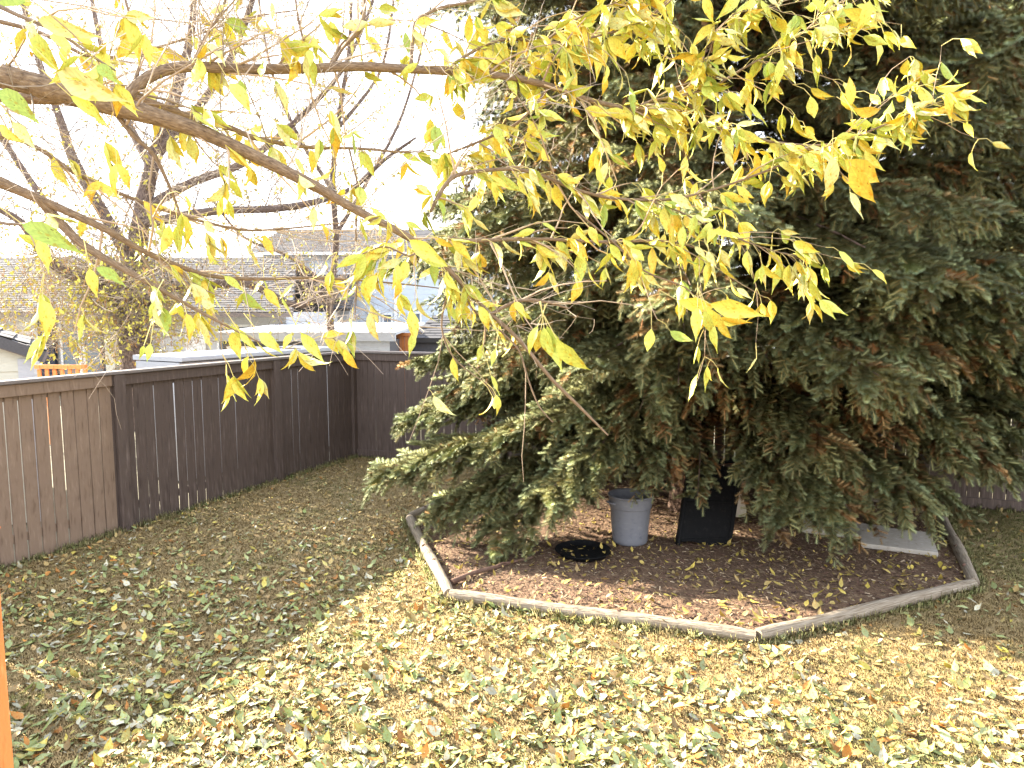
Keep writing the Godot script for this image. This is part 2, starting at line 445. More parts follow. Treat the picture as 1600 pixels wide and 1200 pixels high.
func spruces() -> void:
	for i in 3: shoots.append(shoot_mesh(100 + i))
	rng.seed = 5
	var base := Vector3(2.2, 0, -8.6)
	var tree := thing("spruce_tree", "big blue green spruce with drooping boughs in the mulch bed", "spruce", base)
	trunk_part(tree, Vector3.ZERO, 12.5, 0.19)
	# the low boughs: height on the trunk, tip (photograph pixel, distance), rise, spread, brown
	var low := [
		[0.95, 600, 735, 7.5, 0.35, 0.62, 0.05], [0.75, 690, 790, 7.3, 0.35, 0.6, 0.05], [0.9, 775, 835, 6.9, 0.42, 0.55, 0.05], [1.1, 850, 775, 6.7, 0.4, 0.5, 0.1],
		[1.3, 640, 650, 8.3, 0.25, 0.55, 0.08], [1.55, 700, 610, 8.2, 0.25, 0.55, 0.1], [1.5, 760, 690, 7.4, 0.35, 0.55, 0.12], [1.9, 665, 560, 8.6, 0.22, 0.5, 0.1],
		[1.5, 870, 650, 7.0, 0.4, 0.55, 0.15], [1.35, 925, 715, 6.8, 0.4, 0.45, 0.1], [1.25, 1000, 722, 6.9, 0.35, 0.34, 0.33], [1.05, 1090, 775, 6.9, 0.40, 0.16, 0.33],
		[1.9, 905, 560, 6.9, 0.45, 0.55, 0.15], [2.0, 1000, 640, 6.7, 0.75, 0.45, 0.6], [2.1, 1110, 600, 6.6, 0.75, 0.4, 0.65], [2.2, 1060, 600, 6.3, 0.6, 0.5, 0.15],
		[1.2, 1240, 790, 6.6, 0.45, 0.42, 0.33], [1.2, 1250, 800, 6.3, 0.5, 0.6, 0.3], [1.15, 1330, 800, 6.35, 0.5, 0.6, 0.3], [1.25, 1420, 770, 6.5, 0.4, 0.6, 0.35],
		[1.05, 1480, 770, 7.2, 0.4, 0.55, 0.25], [1.5, 1560, 720, 7.3, 0.35, 0.55, 0.12], [1.6, 1600, 640, 7.5, 0.35, 0.6, 0.15], [1.8, 1500, 650, 6.6, 0.35, 0.55, 0.3],
		[2.1, 1390, 610, 6.3, 0.65, 0.5, 0.7], [2.3, 1300, 520, 6.0, 0.5, 0.55, 0.15], [2.2, 1200, 560, 6.2, 0.55, 0.5, 0.25], [1.6, 1290, 690, 6.5, 0.4, 0.55, 0.5],
		[1.5, 1240, 680, 6.9, 0.35, 0.3, 0.6], [3.0, 1470, 425, 5.4, 0.35, 0.6, 0.03], [2.9, 1600, 430, 5.8, 0.35, 0.6, 0.03], [2.4, 1540, 520, 6.2, 0.3, 0.6, 0.1], [1.25, 1012, 752, 6.95, 0.30, 0.26, 0.75, 0.7], [1.5, 1055, 690, 7.3, 0.3, 0.28, 0.7, 1.1],
		[1.7, 1640, 700, 7.2, 0.3, 0.65, 0.15], [2.0, 1660, 610, 6.8, 0.3, 0.65, 0.1], [2.2, 1600, 570, 6.4, 0.4, 0.65, 0.2], [1.5, 1530, 700, 6.8, 0.35, 0.6, 0.35], [2.6, 1680, 500, 6.6, 0.3, 0.65, 0.1], [2.4, 1440, 540, 5.9, 0.5, 0.55, 0.65], [1.4, 1620, 740, 8.0, 0.3, 0.6, 0.1],
	]
	for q in low:
		bough(tree, Vector3(0, q[0], 0), at(q[1], q[2], q[3]) - base, q[4], q[5], 1.5, q[6], 0.28, q[7] if q.size() > 7 else (1.5 if q[6] > 0.34 else 0.6))
	# whorls further up
	var y := 1.5
	var turn := 0.0
	while y < 12.2:
		var reach := 3.25 * clampf((12.9 - y) / 7.0, 0.05, 1.0)
		var count := 9 if y < 7.5 else 6
		for k in count:
			var a := turn + TAU * k / count + rf(-0.25, 0.25)
			var l := reach * rf(0.66, 1.14) * (1.06 if cos(a) > 0.0 and y < 5.5 else 0.95)
			var facing := -sin(a) * 0.6 + cos(a)      # rear boughs below the fence top can stay thin
			if y < 2.6 and cos(a) > -0.2: continue
			if rng.randf() < 0.07: continue
			var drop := lerpf(0.30, -0.25, clampf(y / 12.0, 0.0, 1.0)) * l + rf(-0.1, 0.2)
			var tip := Vector3(sin(a) * l, y - drop, cos(a) * l)
			bough(tree, Vector3(0, y, 0), tip, l * rf(0.02, 0.10), 0.58 if y < 8.0 else 0.4, rf(0.75, 1.15) if y < 7.5 and facing > -0.8 else 0.6, rf(0.02, 0.3), 0.2, rf(0.7, 1.7))
		turn += 1.1
		y += 0.28 if y < 8.0 else 0.55
	# dead orange twigs at the trunk's foot
	var tw := MB.new()
	for i in 70:
		tw.col = Color(0.36, 0.16, 0.07) * rf(0.6, 1.2)
		var p := Vector3(rf(-0.35, 0.4), rf(0.5, 1.5), rf(0.0, 0.75))
		var d := Vector3(rf(-1, 1), rf(-0.8, 0.3), rf(-0.2, 1)).normalized() * rf(0.12, 0.4)
		tw.tube([p, p + d * 0.5 + Vector3(0, 0.02, 0), p + d], [0.004, 0.003, 0.0015], 4, false)
	part("dead_twigs", tw, M.twig, tree).set_meta("kind", "stuff")

	rng.seed = 9
	var base2 := Vector3(6.9, 0, -10.6)
	var tree2 := thing("spruce_tree", "second dark spruce beyond the back fence at the right edge", "spruce", base2)
	trunk_part(tree2, Vector3.ZERO, 13.0, 0.2)
	y = 1.6
	turn = 0.4
	while y < 12.5:
		var reach2 := 2.7 * clampf((13.4 - y) / 8.5, 0.05, 1.0)
		var cnt := 9 if y < 8.5 else 5
		for k in cnt:
			var a := turn + TAU * k / cnt + rf(-0.25, 0.25)
			var l := reach2 * rf(0.75, 1.12)
			var tip := Vector3(sin(a) * l, y - 0.2 * l + rf(-0.2, 0.1), cos(a) * l)
			bough(tree2, Vector3(0, y, 0), tip, l * 0.06, 0.55, 0.9 if y < 8.5 else 0.55, rf(0.05, 0.2), 0.12, rf(0.6, 1.6))
		turn += 0.9
		y += 0.38

# ---------------------------------------------------------------- fences
const CORNER := Vector3(-2.7, 0, -11.93)
const ALONG := Vector3(-0.3907, 0, 0.9205)     # from the corner towards the camera
const ACROSS := Vector3(0.9375, 0, 0.3480)     # from the corner to the right
const TALL := 1.80

# a run of fence from s0 to s1 along dir; face points into the yard
func fence(called: String, label: String, dir: Vector3, face: Vector3, s0: float, s1: float, posts: Array, m: Material, gaps: float, lean: float, thick: float) -> Node3D:
	var o := thing(called, label, "fence", CORNER + dir * s0, 0.0, "fences round the back yard")
	var local := func(s: float, yy: float, off: float) -> Vector3: return dir * (s - s0) + Vector3.UP * yy + face * off
	var pitch := 0.142
	var n := int(round((s1 - s0) / pitch))
	pitch = (s1 - s0) / n
	var boards := []
	for k in 4:
		var b := MB.new()
		b.beam(Vector3.ZERO, Vector3(0, TALL - 0.005 + 0.002 * k, 0), pitch - gaps * (0.5 + 0.35 * k), thick, 0.002, face)
		boards.append(b.mesh(m))
	for i in n:
		var p: Vector3 = local.call(s0 + (i + 0.5) * pitch, -0.03, -0.5 * maxf(thick - 0.014, 0.0) + rf(-0.002, 0.002))
		var bs := Basis(face, rf(-lean, lean)).rotated(dir, rf(-0.002, 0.002))
		obj("board", boards[rng.randi() % 4], o, Transform3D(bs, p))
	var top := MB.new()
	top.beam(local.call(s0 + 0.004, TALL - 0.075, 0.026), local.call(s1 - 0.004, TALL - 0.075, 0.026), 0.036, 0.12, 0.005)
	part("top_rail", top, m, o)
	var low := MB.new()
	low.beam(local.call(s0 + 0.004, 0.25, -0.030), local.call(s1 - 0.004, 0.25, -0.030), 0.036, 0.085, 0.004)
	part("back_rail", low, m, o)
	var mid := MB.new()
	mid.beam(local.call(s0 + 0.004, TALL - 0.14, -0.030), local.call(s1 - 0.004, TALL - 0.14, -0.030), 0.036, 0.085, 0.004)
	part("back_rail", mid, m, o)
	if dir == ACROSS:
		var kick := MB.new()
		kick.beam(local.call(s0 + 0.004, 0.075, 0.024), local.call(s1 - 0.004, 0.075, 0.024), 0.03, 0.13, 0.004)
		part("kick_board", kick, m, o)
	var cap := MB.new()
	cap.beam(local.call(s0, TALL + 0.008, 0.0), local.call(s1, TALL + 0.008, 0.0), 0.15, 0.036, 0.005)
	part("cap_rail", cap, M.fence_cap, o)
	for q in posts:
		var b := MB.new()
		b.beam(local.call(q, -0.1, 0.012), local.call(q, TALL - 0.014, 0.012), 0.10, 0.10, 0.006, face)
		part("post", b, m, o)
		b = MB.new()
		b.beam(local.call(q, 0.0, 0.060), local.call(q, TALL - 0.018, 0.060), 0.135, 0.018, 0.004, face)
		part("post_board", b, m, o)
	return o

func fences() -> void:
	rng.seed = 11
	var fl := ALONG.cross(Vector3.UP).normalized()
	if fl.x < 0.0: fl = -fl
	var fb := ACROSS.cross(Vector3.UP).normalized()
	if fb.z < 0.0: fb = -fb
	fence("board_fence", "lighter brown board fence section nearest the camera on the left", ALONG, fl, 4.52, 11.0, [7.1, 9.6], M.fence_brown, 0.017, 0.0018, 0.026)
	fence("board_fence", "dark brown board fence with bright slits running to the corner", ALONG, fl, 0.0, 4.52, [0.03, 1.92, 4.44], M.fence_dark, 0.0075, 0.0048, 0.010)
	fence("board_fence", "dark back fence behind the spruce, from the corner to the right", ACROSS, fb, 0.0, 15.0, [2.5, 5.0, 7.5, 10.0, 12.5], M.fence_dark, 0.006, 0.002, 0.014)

# ---------------------------------------------------------------- the bed and what stands in it
var bed := []

func bed_and_things() -> void:
	rng.seed = 13
	var corners := [on_ground(640, 815), on_ground(702, 938), on_ground(1183, 1004), on_ground(1522, 920), on_ground(1470, 810)]
	var back := [Vector3(4.3, 0, -9.55), Vector3(0.6, 0, -10.55), Vector3(-0.65, 0, -9.33)]
	bed = corners + back
	# bare mulch, a little heaped
	var n := FastNoiseLite.new()
	n.seed = 4; n.frequency = 1.1; n.fractal_octaves = 4
	var b := MB.new()
	var centre := Vector3.ZERO
	for q in bed: centre += q / bed.size()
	var rings := 26
	var per := 10
	for i in rings + 1:
		for k in bed.size() * per + 1:
			var kk := k % (bed.size() * per)
			var e: Vector3 = bed[kk / per].lerp(bed[(kk / per + 1) % bed.size()], float(kk % per) / per)
			var p: Vector3 = centre.lerp(e, float(i) / rings)
			p.y = 0.028 + 0.018 * n.get_noise_2d(p.x, p.z) + 0.008 * n.get_noise_2d(p.x * 6, p.z * 6)
			b.vert(p, Vector3.UP, Vector2(p.x, p.z))
	var row := bed.size() * per + 1
	for i in rings:
		for k in row - 1:
			b.tri(i * row + k, i * row + k + 1, (i + 1) * row + k + 1); b.tri(i * row + k, (i + 1) * row + k + 1, (i + 1) * row + k)
	var mulch := part("mulch_bed", b, M.mulch)
	structure(mulch, "red brown mulch bed strewn with needles and yellow leaves")
	# chips and needles lying on it
	var chip := MB.new()
	chip.beam(Vector3(0, 0, -0.5), Vector3(0, 0.06, 0.5), 0.22, 0.1, 0.03)
	M.grass_blade.roughness = 0.8
	var xf := []
	var cols := []
	for i in 15000:
		var p := Vector3(rf(-1.3, 5.3), 0, rf(-10.4, -5.1))
		if not inside_bed(p): continue
		p.y = 0.034 + 0.018 * n.get_noise_2d(p.x, p.z)
		var s := rf(0.012, 0.05)
		xf.append(Transform3D(Basis.from_euler(Vector3(rf(-0.4, 0.4), rf(0, TAU), rf(-0.5, 0.5))).scaled(Vector3.ONE * s), p))
		var k := rf(0.5, 1.3)
		var c: Color = [Color(0.10, 0.052, 0.034), Color(0.15, 0.085, 0.055), Color(0.36, 0.27, 0.17), Color(0.07, 0.04, 0.03), Color(0.11, 0.06, 0.04)][rng.randi() % 5]
		cols.append(Color(c.r * k, c.g * k, c.b * k))
	many("wood_chips", chip.mesh(M.twig), xf, cols, mulch)
	# fallen needle twigs and stalks
	xf = []; cols = []
	var straw := MB.new()
	straw.tube([Vector3(0, 0, -0.5), Vector3(0.06, 0.02, 0), Vector3(0, 0, 0.5)], [0.012, 0.014, 0.007], 3, false)
	for i in 9000:
		var p := Vector3(rf(-1.3, 5.3), 0.045, rf(-10.4, -5.1))
		if not inside_bed(p): continue
		xf.append(Transform3D(Basis.from_euler(Vector3(rf(-0.15, 0.15), rf(0, TAU), 0)).scaled(Vector3(0.3, 0.3, 1) * rf(0.04, 0.16)), p))
		var c := Color(0.42, 0.30, 0.17) * rf(0.5, 1.3)
		cols.append(c)
	many("dry_stalks", straw.mesh(M.twig), xf, cols, mulch)
	# edging logs
	var says := ["short weathered log on the left side of the bed", "long pale log along the front left of the bed", "long weathered log along the front right of the bed", "sunlit log on the right side of the bed", "log at the back right of the bed", "log at the back of the bed under the spruce", "log at the far left back of the bed", "dark log leading back from the bed's left corner"]
	for i in bed.size():
		var p0: Vector3 = bed[i]
		var p1: Vector3 = bed[(i + 1) % bed.size()]
		var d := (p1 - p0).normalized()
		var o := thing("edging_log", says[i], "log", p0, 0.0, "logs edging the mulch bed")
		var lb := MB.new()
		var pts := []
		var radii := []
		var l := (p1 - p0).length()
		for k in 15:
			var u := k / 14.0
			pts.append(d * (0.012 + (l - 0.024) * u) + Vector3(0, 0.05 + 0.006 * sin(u * 9.0 + i), 0) + d.cross(Vector3.UP) * 0.008 * sin(u * 6.0 + i * 2))
			radii.append(0.054 * (1.0 + 0.05 * sin(u * 13.0 + i)) * (0.86 if k == 0 or k == 14 else 1.0))
		lb.tube(pts, radii, 14, true, 0.035, rng)
		part("log", lb, M.log_wood, o)
		# knots that stand a little proud
		for k in 3:
			var u := rf(0.1, 0.9)
			var up := (Vector3.UP * rf(0.6, 1.0) + d.cross(Vector3.UP) * rf(-0.8, 0.8)).normalized()
			var q := d * (l * u) + Vector3(0, 0.05, 0)
			var kb := MB.new()
			kb.tube([q + up * 0.03, q + up * 0.056, q + up * 0.060], [0.022, 0.017, 0.010], 8)
			part("knot", kb, M.dead_wood, o)
	# the grey bucket
	var bp := on_ground(984, 846, 0.03)
	bp.y = 0.03
	var o := thing("bucket", "big grey plastic bucket standing under the spruce", "bucket", bp, 0.4)
	var bb := MB.new()
	bb.lathe([Vector2(0.0, 0.0), Vector2(0.165, 0.0), Vector2(0.178, 0.006), Vector2(0.186, 0.025), Vector2(0.214, 0.395)], 48)
	bb.lathe([Vector2(0.203, 0.505), Vector2(0.160, 0.04), Vector2(0.0, 0.035)], 48)
	part("body", bb, M.bucket_grey, o)
	bb = MB.new()
	bb.lathe([Vector2(0.213, 0.385), Vector2(0.222, 0.388), Vector2(0.226, 0.398), Vector2(0.232, 0.500), Vector2(0.240, 0.505), Vector2(0.243, 0.515), Vector2(0.238, 0.524), Vector2(0.222, 0.524), Vector2(0.203, 0.505)], 48)
	part("rim", bb, M.bucket_grey, o)
	for s in [0.0, PI]:
		bb = MB.new()
		var q := Vector3(cos(s), 0, sin(s))
		var tq := Vector3(-sin(s), 0, cos(s))
		bb.tube([q * 0.225 + tq * 0.06 + Vector3(0, 0.45, 0), q * 0.262 + tq * 0.045 + Vector3(0, 0.455, 0), q * 0.266 - tq * 0.045 + Vector3(0, 0.455, 0), q * 0.225 - tq * 0.06 + Vector3(0, 0.45, 0)], [0.011, 0.011, 0.011, 0.011], 8)
		part("handle", bb, M.bucket_grey, o)
	bb = MB.new()
	bb.lathe([Vector2(0.196, 0.40), Vector2(0.10, 0.42), Vector2(0.0, 0.41)], 24)
	part("soil", bb, M.mulch, o)
	# the black panel that leans on the trunk, with its side flange
	var a := on_ground(1056, 852, 0.03)
	var c := on_ground(1141, 848, 0.03)
	a.y = 0.03; c.y = 0.03
	var back_dir := Vector3(0.20, 0.97, -0.30).normalized()
	o = thing("black_bin", "tall black plastic bin leaning back against the spruce trunk", "bin", a)
	var wv := c - a
	var nn := wv.cross(back_dir).normalized()
	if nn.z < 0: nn = -nn
	bb = MB.new()
	bb.beam(wv * 0.5 + nn * 0.01, wv * 0.53 + back_dir * 0.86 + nn * 0.01, wv.length(), 0.016, 0.005, nn)
	part("front_panel", bb, M.black_plastic, o)
	for e in [0.03, 0.97]:
		bb = MB.new()
		bb.beam(wv * e + nn * 0.0, wv * e + back_dir * 0.90, 0.035, 0.07, 0.006, nn)
		part("side_flange", bb, M.black_plastic, o)
	for h in [0.05, 0.45, 0.80]:
		bb = MB.new()
		bb.beam(wv * 0.07 + back_dir * h + nn * 0.022, wv * 0.93 + back_dir * h + nn * 0.022, 0.03, 0.014, 0.005, nn)
		part("rib", bb, M.black_plastic, o)
	bb = MB.new()
	for e in [0.06, 0.94]:
		bb.beam(wv * e + back_dir * 0.03 - nn * 0.03, wv * e + back_dir * 0.85 - nn * 0.03 - Vector3(0, 0, 0.02), 0.016, 0.10, 0.004, nn)
	part("side_panels", bb, M.black_plastic, o)
	bb = MB.new()
	bb.beam(wv * 0.45 + back_dir * 0.885, wv * 0.95 + back_dir * 0.90, 0.06, 0.03, 0.006, nn)
	part("top_edge", bb, M.black_plastic, o)
	# the tan stone behind it
	bb = MB.new()
	var sp := on_ground(1150, 806, 0.03)
	sp.y = 0.03
	o = thing("stone", "pale tan stone slab standing behind the black bin", "stone", sp)
	var outline := [Vector2(-0.26, -0.02), Vector2(0.10, -0.02), Vector2(0.125, 0.08), Vector2(0.09, 0.22), Vector2(0.02, 0.36), Vector2(-0.07, 0.43), Vector2(-0.2, 0.44), Vector2(-0.27, 0.3)]
	var front := []
	var rear := []
	for q in outline:
		front.append(Vector3(q.x * 0.93, q.y * 0.97, 0.045 - q.y * 0.25)); rear.append(Vector3(q.x, q.y, -0.045 - q.y * 0.25))
	bb.flat(front)
	for i in outline.size():
		var j := (i + 1) % outline.size()
		bb.flat([front[i], rear[i], rear[j], front[j]])
	rear.reverse(); bb.flat(rear)
	bb.fix_from(0, Vector3(-0.08, 0.2, -0.05))
	part("block", bb, M.tan_stone, o)
	# the dark saucer
	var pp := on_ground(911, 866, 0.03)
	pp.y = 0.035
	o = thing("plant_saucer", "shallow black saucer lying beside the grey bucket", "saucer", pp)
	bb = MB.new()
	bb.lathe([Vector2(0.0, 0.0), Vector2(0.24, 0.0), Vector2(0.275, 0.05), Vector2(0.285, 0.052), Vector2(0.287, 0.046), Vector2(0.272, 0.042), Vector2(0.235, 0.012), Vector2(0.0, 0.012)], 40)
	part("dish", bb, M.black_plastic, o)
	# the red brown stick and a second one
	for q in [[[706, 912], [740, 897], [772, 888], [800, 879], [832, 873], "red brown stick lying in the left corner of the bed", 0.026]]:
		var pts := []
		for i in 5:
			var g := on_ground(q[i][0], q[i][1], 0.04)
			pts.append(g)
		o = thing("stick", q[5], "stick", pts[0])
		var loc := []
		for g in pts: loc.append(g - pts[0] + Vector3(0, rf(0.0, 0.02), 0))
		bb = MB.new()
		bb.tube(loc, [q[6], q[6] * 0.9, q[6] * 0.8, q[6] * 0.65, q[6] * 0.4], 8, true, 0.12, rng)
		part("stem", bb, M.dead_wood, o)
		bb = MB.new()
		bb.tube([loc[2], loc[2] + Vector3(0.08, 0.03, -0.05), loc[2] + Vector3(0.17, 0.03, -0.06)], [0.012, 0.009, 0.004], 6)
		part("side_twig", bb, M.dead_wood, o)
	# the stepping slab
	var s0 := on_ground(1343, 860)
	var s1 := on_ground(1468, 876)
	var sd := (s1 - s0)
	var away := sd.cross(Vector3.UP).normalized()
	if away.z > 0: away = -away
	o = thing("paving_slab", "pale concrete slab lying inside the right corner of the bed", "slab", s0)
	bb = MB.new()
	bb.beam(sd * 0.02 + away * 0.36 + Vector3(0, 0.055, 0), sd * 0.98 + away * 0.36 + Vector3(0, 0.055, 0), 0.72, 0.05, 0.008)
	part("slab", bb, M.slab_stone, o)
	s0 = on_ground(1255, 826)
	o = thing("paving_slab", "low concrete slab half under the boughs, behind the first slab", "slab", s0)
	bb = MB.new()
	bb.beam(Vector3(0, 0.05, 0), sd.normalized() * 0.85 + Vector3(0, 0.05, 0), 0.5, 0.05, 0.008)
	part("slab", bb, M.slab_stone, o)

func inside_bed(p: Vector3, margin := 0.0) -> bool:
	var inside := false
	for i in bed.size():
		var a: Vector3 = bed[i]
		var b: Vector3 = bed[(i + 1) % bed.size()]
		if (a.z > p.z) != (b.z > p.z) and p.x < (b.x - a.x) * (p.z - a.z) / (b.z - a.z) + a.x: inside = not inside
	return inside

# ---------------------------------------------------------------- lawn, grass and fallen leaves
func in_yard(p: Vector3) -> bool:
	var d := p - CORNER
	var fl := Vector3(0.9205, 0, 0.3907)
	var fb := Vector3(-0.3480, 0, 0.9375)
	return d.dot(fl) > 0.05 and d.dot(fb) > 0.05

func lawns() -> void:
	rng.seed = 17
	var b := MB.new()
	b.flat([Vector3(-400, -0.03, -400), Vector3(400, -0.03, -400), Vector3(400, -0.03, 400), Vector3(-400, -0.03, 400)])
	structure(part("ground", b, M.far_ground))
	var n := FastNoiseLite.new()
	n.seed = 8; n.frequency = 0.5
	b = MB.new()
	# the yard's own sheet, from the fences to behind the camera
	var fl := Vector3(0.9205, 0, 0.3907)
	var c0 := CORNER
	var c1 := CORNER + ALONG * 17.0
	var c2 := c1 + ACROSS * 15.0
	var c3 := CORNER + ACROSS * 15.0
	for i in 61:
		for k in 61:
			var p := c0.lerp(c1, i / 60.0).lerp(c3.lerp(c2, i / 60.0), k / 60.0)
			p.y = -0.004 + 0.012 * n.get_noise_2d(p.x, p.z)
			b.vert(p, Vector3.UP, Vector2(p.x, p.z))
	for i in 60:
		for k in 60:
			var a := i * 61 + k
			b.tri(a, a + 1, a + 62); b.tri(a, a + 62, a + 61)
	var lawn := part("lawn", b, M.lawn_soil)
	structure(lawn, "straw coloured autumn lawn strewn with fallen leaves")
	# short grass
	var tuft := MB.new()
	for i in 9:
		var a := rf(0, TAU)
		var d := Vector3(cos(a), 0, sin(a))
		var base := d * rf(0.0, 0.02)
		var h := rf(0.018, 0.040)
		var leanv := d * rf(0.004, 0.03)
		var sd := Vector3(-sin(a), 0, cos(a)) * 0.0017
		var k := rf(0.7, 1.25)
		tuft.col = Color(k, k, k)
		var nn := (Vector3.UP + d * 0.5).normalized()
		var p0 := tuft.vert(base - sd, nn, Vector2.ZERO)
		var p1 := tuft.vert(base + sd, nn, Vector2.ZERO)
		var p2 := tuft.vert(base + leanv * 0.4 + Vector3(0, h * 0.65, 0) + sd * 0.8, nn, Vector2.ZERO)
		var p3 := tuft.vert(base + leanv * 0.4 + Vector3(0, h * 0.65, 0) - sd * 0.8, nn, Vector2.ZERO)
		var p4 := tuft.vert(base + leanv + Vector3(0, h, 0), nn, Vector2.ZERO)
		tuft.tri(p0, p1, p2); tuft.tri(p0, p2, p3); tuft.tri(p3, p2, p4)
	var xf := []
	var cols := []
	var patch := FastNoiseLite.new()
	patch.seed = 31; patch.frequency = 0.9; patch.fractal_octaves = 3
	for i in 120000:
		var z := -2.2 - 9.6 * rng.randf() ** 1.15
		var p := Vector3(rf(-1.0, 1.0) * (0.9 + 0.85 * -z), 0, z)
		if p.x > 8.0 or not in_yard(p) or inside_bed(p): continue
		p.y = 0.012 * n.get_noise_2d(p.x, p.z) - 0.004
		var g := patch.get_noise_2d(p.x, p.z) + rf(-0.35, 0.35)
		var c := Color(0.45, 0.31, 0.13).lerp(Color(0.24, 0.25, 0.08), clampf(g * 1.2 - 0.05, 0, 1))
		if p.x > 4.6 and p.z < -6.0: c = c.lerp(Color(0.22, 0.27, 0.08), 0.5)
		var k := rf(0.7, 1.25)
		xf.append(Transform3D(Basis.from_euler(Vector3(rf(-0.3, 0.3), rf(0, TAU), rf(-0.3, 0.3))).scaled(Vector3(1.2, rf(0.6, 1.1), 1.2)), p))
		cols.append(Color(c.r * k, c.g * k, c.b * k))
	# the mower leaves it longer along the fences and the logs
	for i in 3200:
		var p: Vector3
		if i % 2 == 0: p = CORNER + (ALONG * rf(0, 9) if i % 4 == 0 else ACROSS * rf(0, 11))
		else:
			var q := rng.randi() % bed.size()
			p = bed[q].lerp(bed[(q + 1) % bed.size()], rng.randf())
			p += (p - Vector3(1.9, 0, -7.8)).normalized() * rf(0.06, 0.10)
		p += Vector3(rf(0.0, 0.09), 0, rf(0.0, 0.09)) if i % 2 == 0 else Vector3.ZERO
		p.y = -0.004
		var c := Color(0.45, 0.34, 0.16).lerp(Color(0.22, 0.26, 0.07), rng.randf())
		xf.append(Transform3D(Basis.from_euler(Vector3(rf(-0.3, 0.3), rf(0, TAU), rf(-0.3, 0.3))).scaled(Vector3(1.6, rf(1.2, 3.2), 1.6)), p))
		cols.append(c * rf(0.7, 1.2))
	many("grass", tuft.mesh(M.grass_blade), xf, cols, lawn)
	# fallen leaves
	var shapes := [leaf_mesh(M.litter, 0.5, 0.25, 0.48), leaf_mesh(M.litter, -0.9, 0.45, 0.42, 0.5), leaf_mesh(M.litter, 1.2, -0.3, 0.5, -0.6), leaf_mesh(M.litter, -0.3, 0.1, 0.5, 0.3)]
	var near := []
	var heap := [[[], []], [[], []], [[], []], [[], []]]
	var bedx := [[[], []], [[], []]]
	for i in 90000:
		var z := -2.0 - 9.8 * rng.randf() ** 1.35
		var p := Vector3(rf(-1.0, 1.0) * (0.9 + 0.85 * -z), 0, z)
		if p.x > 7.0 or not in_yard(p): continue
		var in_bed := inside_bed(p)
		var fine := patch.get_noise_2d(p.x * 4.0 + 90, p.z * 4.0)
		var g := patch.get_noise_2d(p.x * 0.8 + 40, p.z * 0.8)
		# they lie thickest under the near branches
		var dense := clampf(1.1 - (-z - 3.4) / 2.6, 0.30, 1.0) * clampf(0.8 + g * 0.9, 0.3, 1.0)
		if p.x > 2.0: dense *= 0.62
		if p.x < 0.6: dense *= 1.5
		if p.x < 0.6 and z < -5.0: dense = maxf(dense, 0.75)
		dense *= clampf(1.0 + 2.0 * fine, 0.15, 1.6)
		if in_bed: dense = 0.16 + 0.1 * g
		if rng.randf() > dense: continue
		var far := clampf((-z - 5.0) / 4.0, 0.0, 1.0)
		var size := lerpf(0.03, 0.12, rng.randf() ** 1.3) * lerpf(1.0, 0.72, far)
		p.y = rf(0.004, 0.034) + (0.036 if in_bed else 0.0)
		var tilt := Basis.from_euler(Vector3(-PI / 2 + rf(-0.8, 0.8), 0, rf(-1.0, 1.0)))
		if rng.randf() < 0.35: tilt = Basis.from_euler(Vector3(PI / 2 + rf(-0.8, 0.8), 0, rf(-1.0, 1.0)))
		var bs := Basis(Vector3.UP, rf(0, TAU)) * tilt
		var t := rng.randf()
		var c: Color
		if t < 0.46: c = Color(0.28, 0.33, 0.11).lerp(Color(0.44, 0.46, 0.24), rng.randf())
		elif t < 0.62: c = Color(0.60, 0.49, 0.09).lerp(Color(0.68, 0.58, 0.22), rng.randf())
		elif t < 0.80: c = Color(0.58, 0.54, 0.42)
		elif t < 0.93: c = Color(0.42, 0.28, 0.13)
		else: c = Color(0.55, 0.24, 0.06)
		size *= 1.0 - 0.35 * far * rng.randf()
		if rng.randf() < far * 0.85: c = Color(0.42, 0.28, 0.12).lerp(Color(0.56, 0.43, 0.18), rng.randf())
		if in_bed: c = Color(0.62, 0.48, 0.10).lerp(Color(0.40, 0.28, 0.14), rng.randf())
		var k := rf(0.5, 1.15)
		c = Color(c.r * k, c.g * k, c.b * k)
		var w := Transform3D(bs.scaled_local(Vector3(size * rf(0.8, 1.15), size, size)), p)
		if in_bed:
			var q := rng.randi() % 2
			bedx[q][0].append(w); bedx[q][1].append(c)
		else:
			var q := rng.randi() % 4
			heap[q][0].append(w); heap[q][1].append(c)
	# the three hundred that show largest lie as leaves of their own
	var order := []
	for q in 4:
		for i in heap[q][0].size():
			var o: Vector3 = heap[q][0][i].origin
			if absf(o.x) > 0.70 * -o.z or o.z > -3.3: continue
			order.append([heap[q][0][i].basis.y.length() / (o - Vector3(0, EYE, 0)).length(), q, i])
	order.sort_custom(func(u, w): return u[0] > w[0])
	var gone := {}
	var own := {}
	for r in mini(300, order.size()):
		var q: int = order[r][1]
		var i: int = order[r][2]
		gone[Vector2i(q, i)] = true
		var c: Color = heap[q][1][i]
		var key := Vector3i(int(c.r * 8), int(c.g * 8), int(c.b * 8))
		if not own.has(key):
			var m: StandardMaterial3D = M.litter.duplicate()
			m.vertex_color_use_as_albedo = false
			m.albedo_color = lin(c.r, c.g, c.b)
			own[key] = m
		var o := obj("fallen_leaf", shapes[q], lawn, heap[q][0][i])
		o.material_override = own[key]
	for q in 4:
		var a := []
		var cc := []
		for i in heap[q][0].size():
			if not gone.has(Vector2i(q, i)):
				a.append(heap[q][0][i]); cc.append(heap[q][1][i])
		many("fallen_leaves", shapes[q], a, cc, lawn)
	var mulch := get_node("mulch_bed")
	for q in 2: many("fallen_leaves", shapes[q], bedx[q][0], bedx[q][1], mulch)

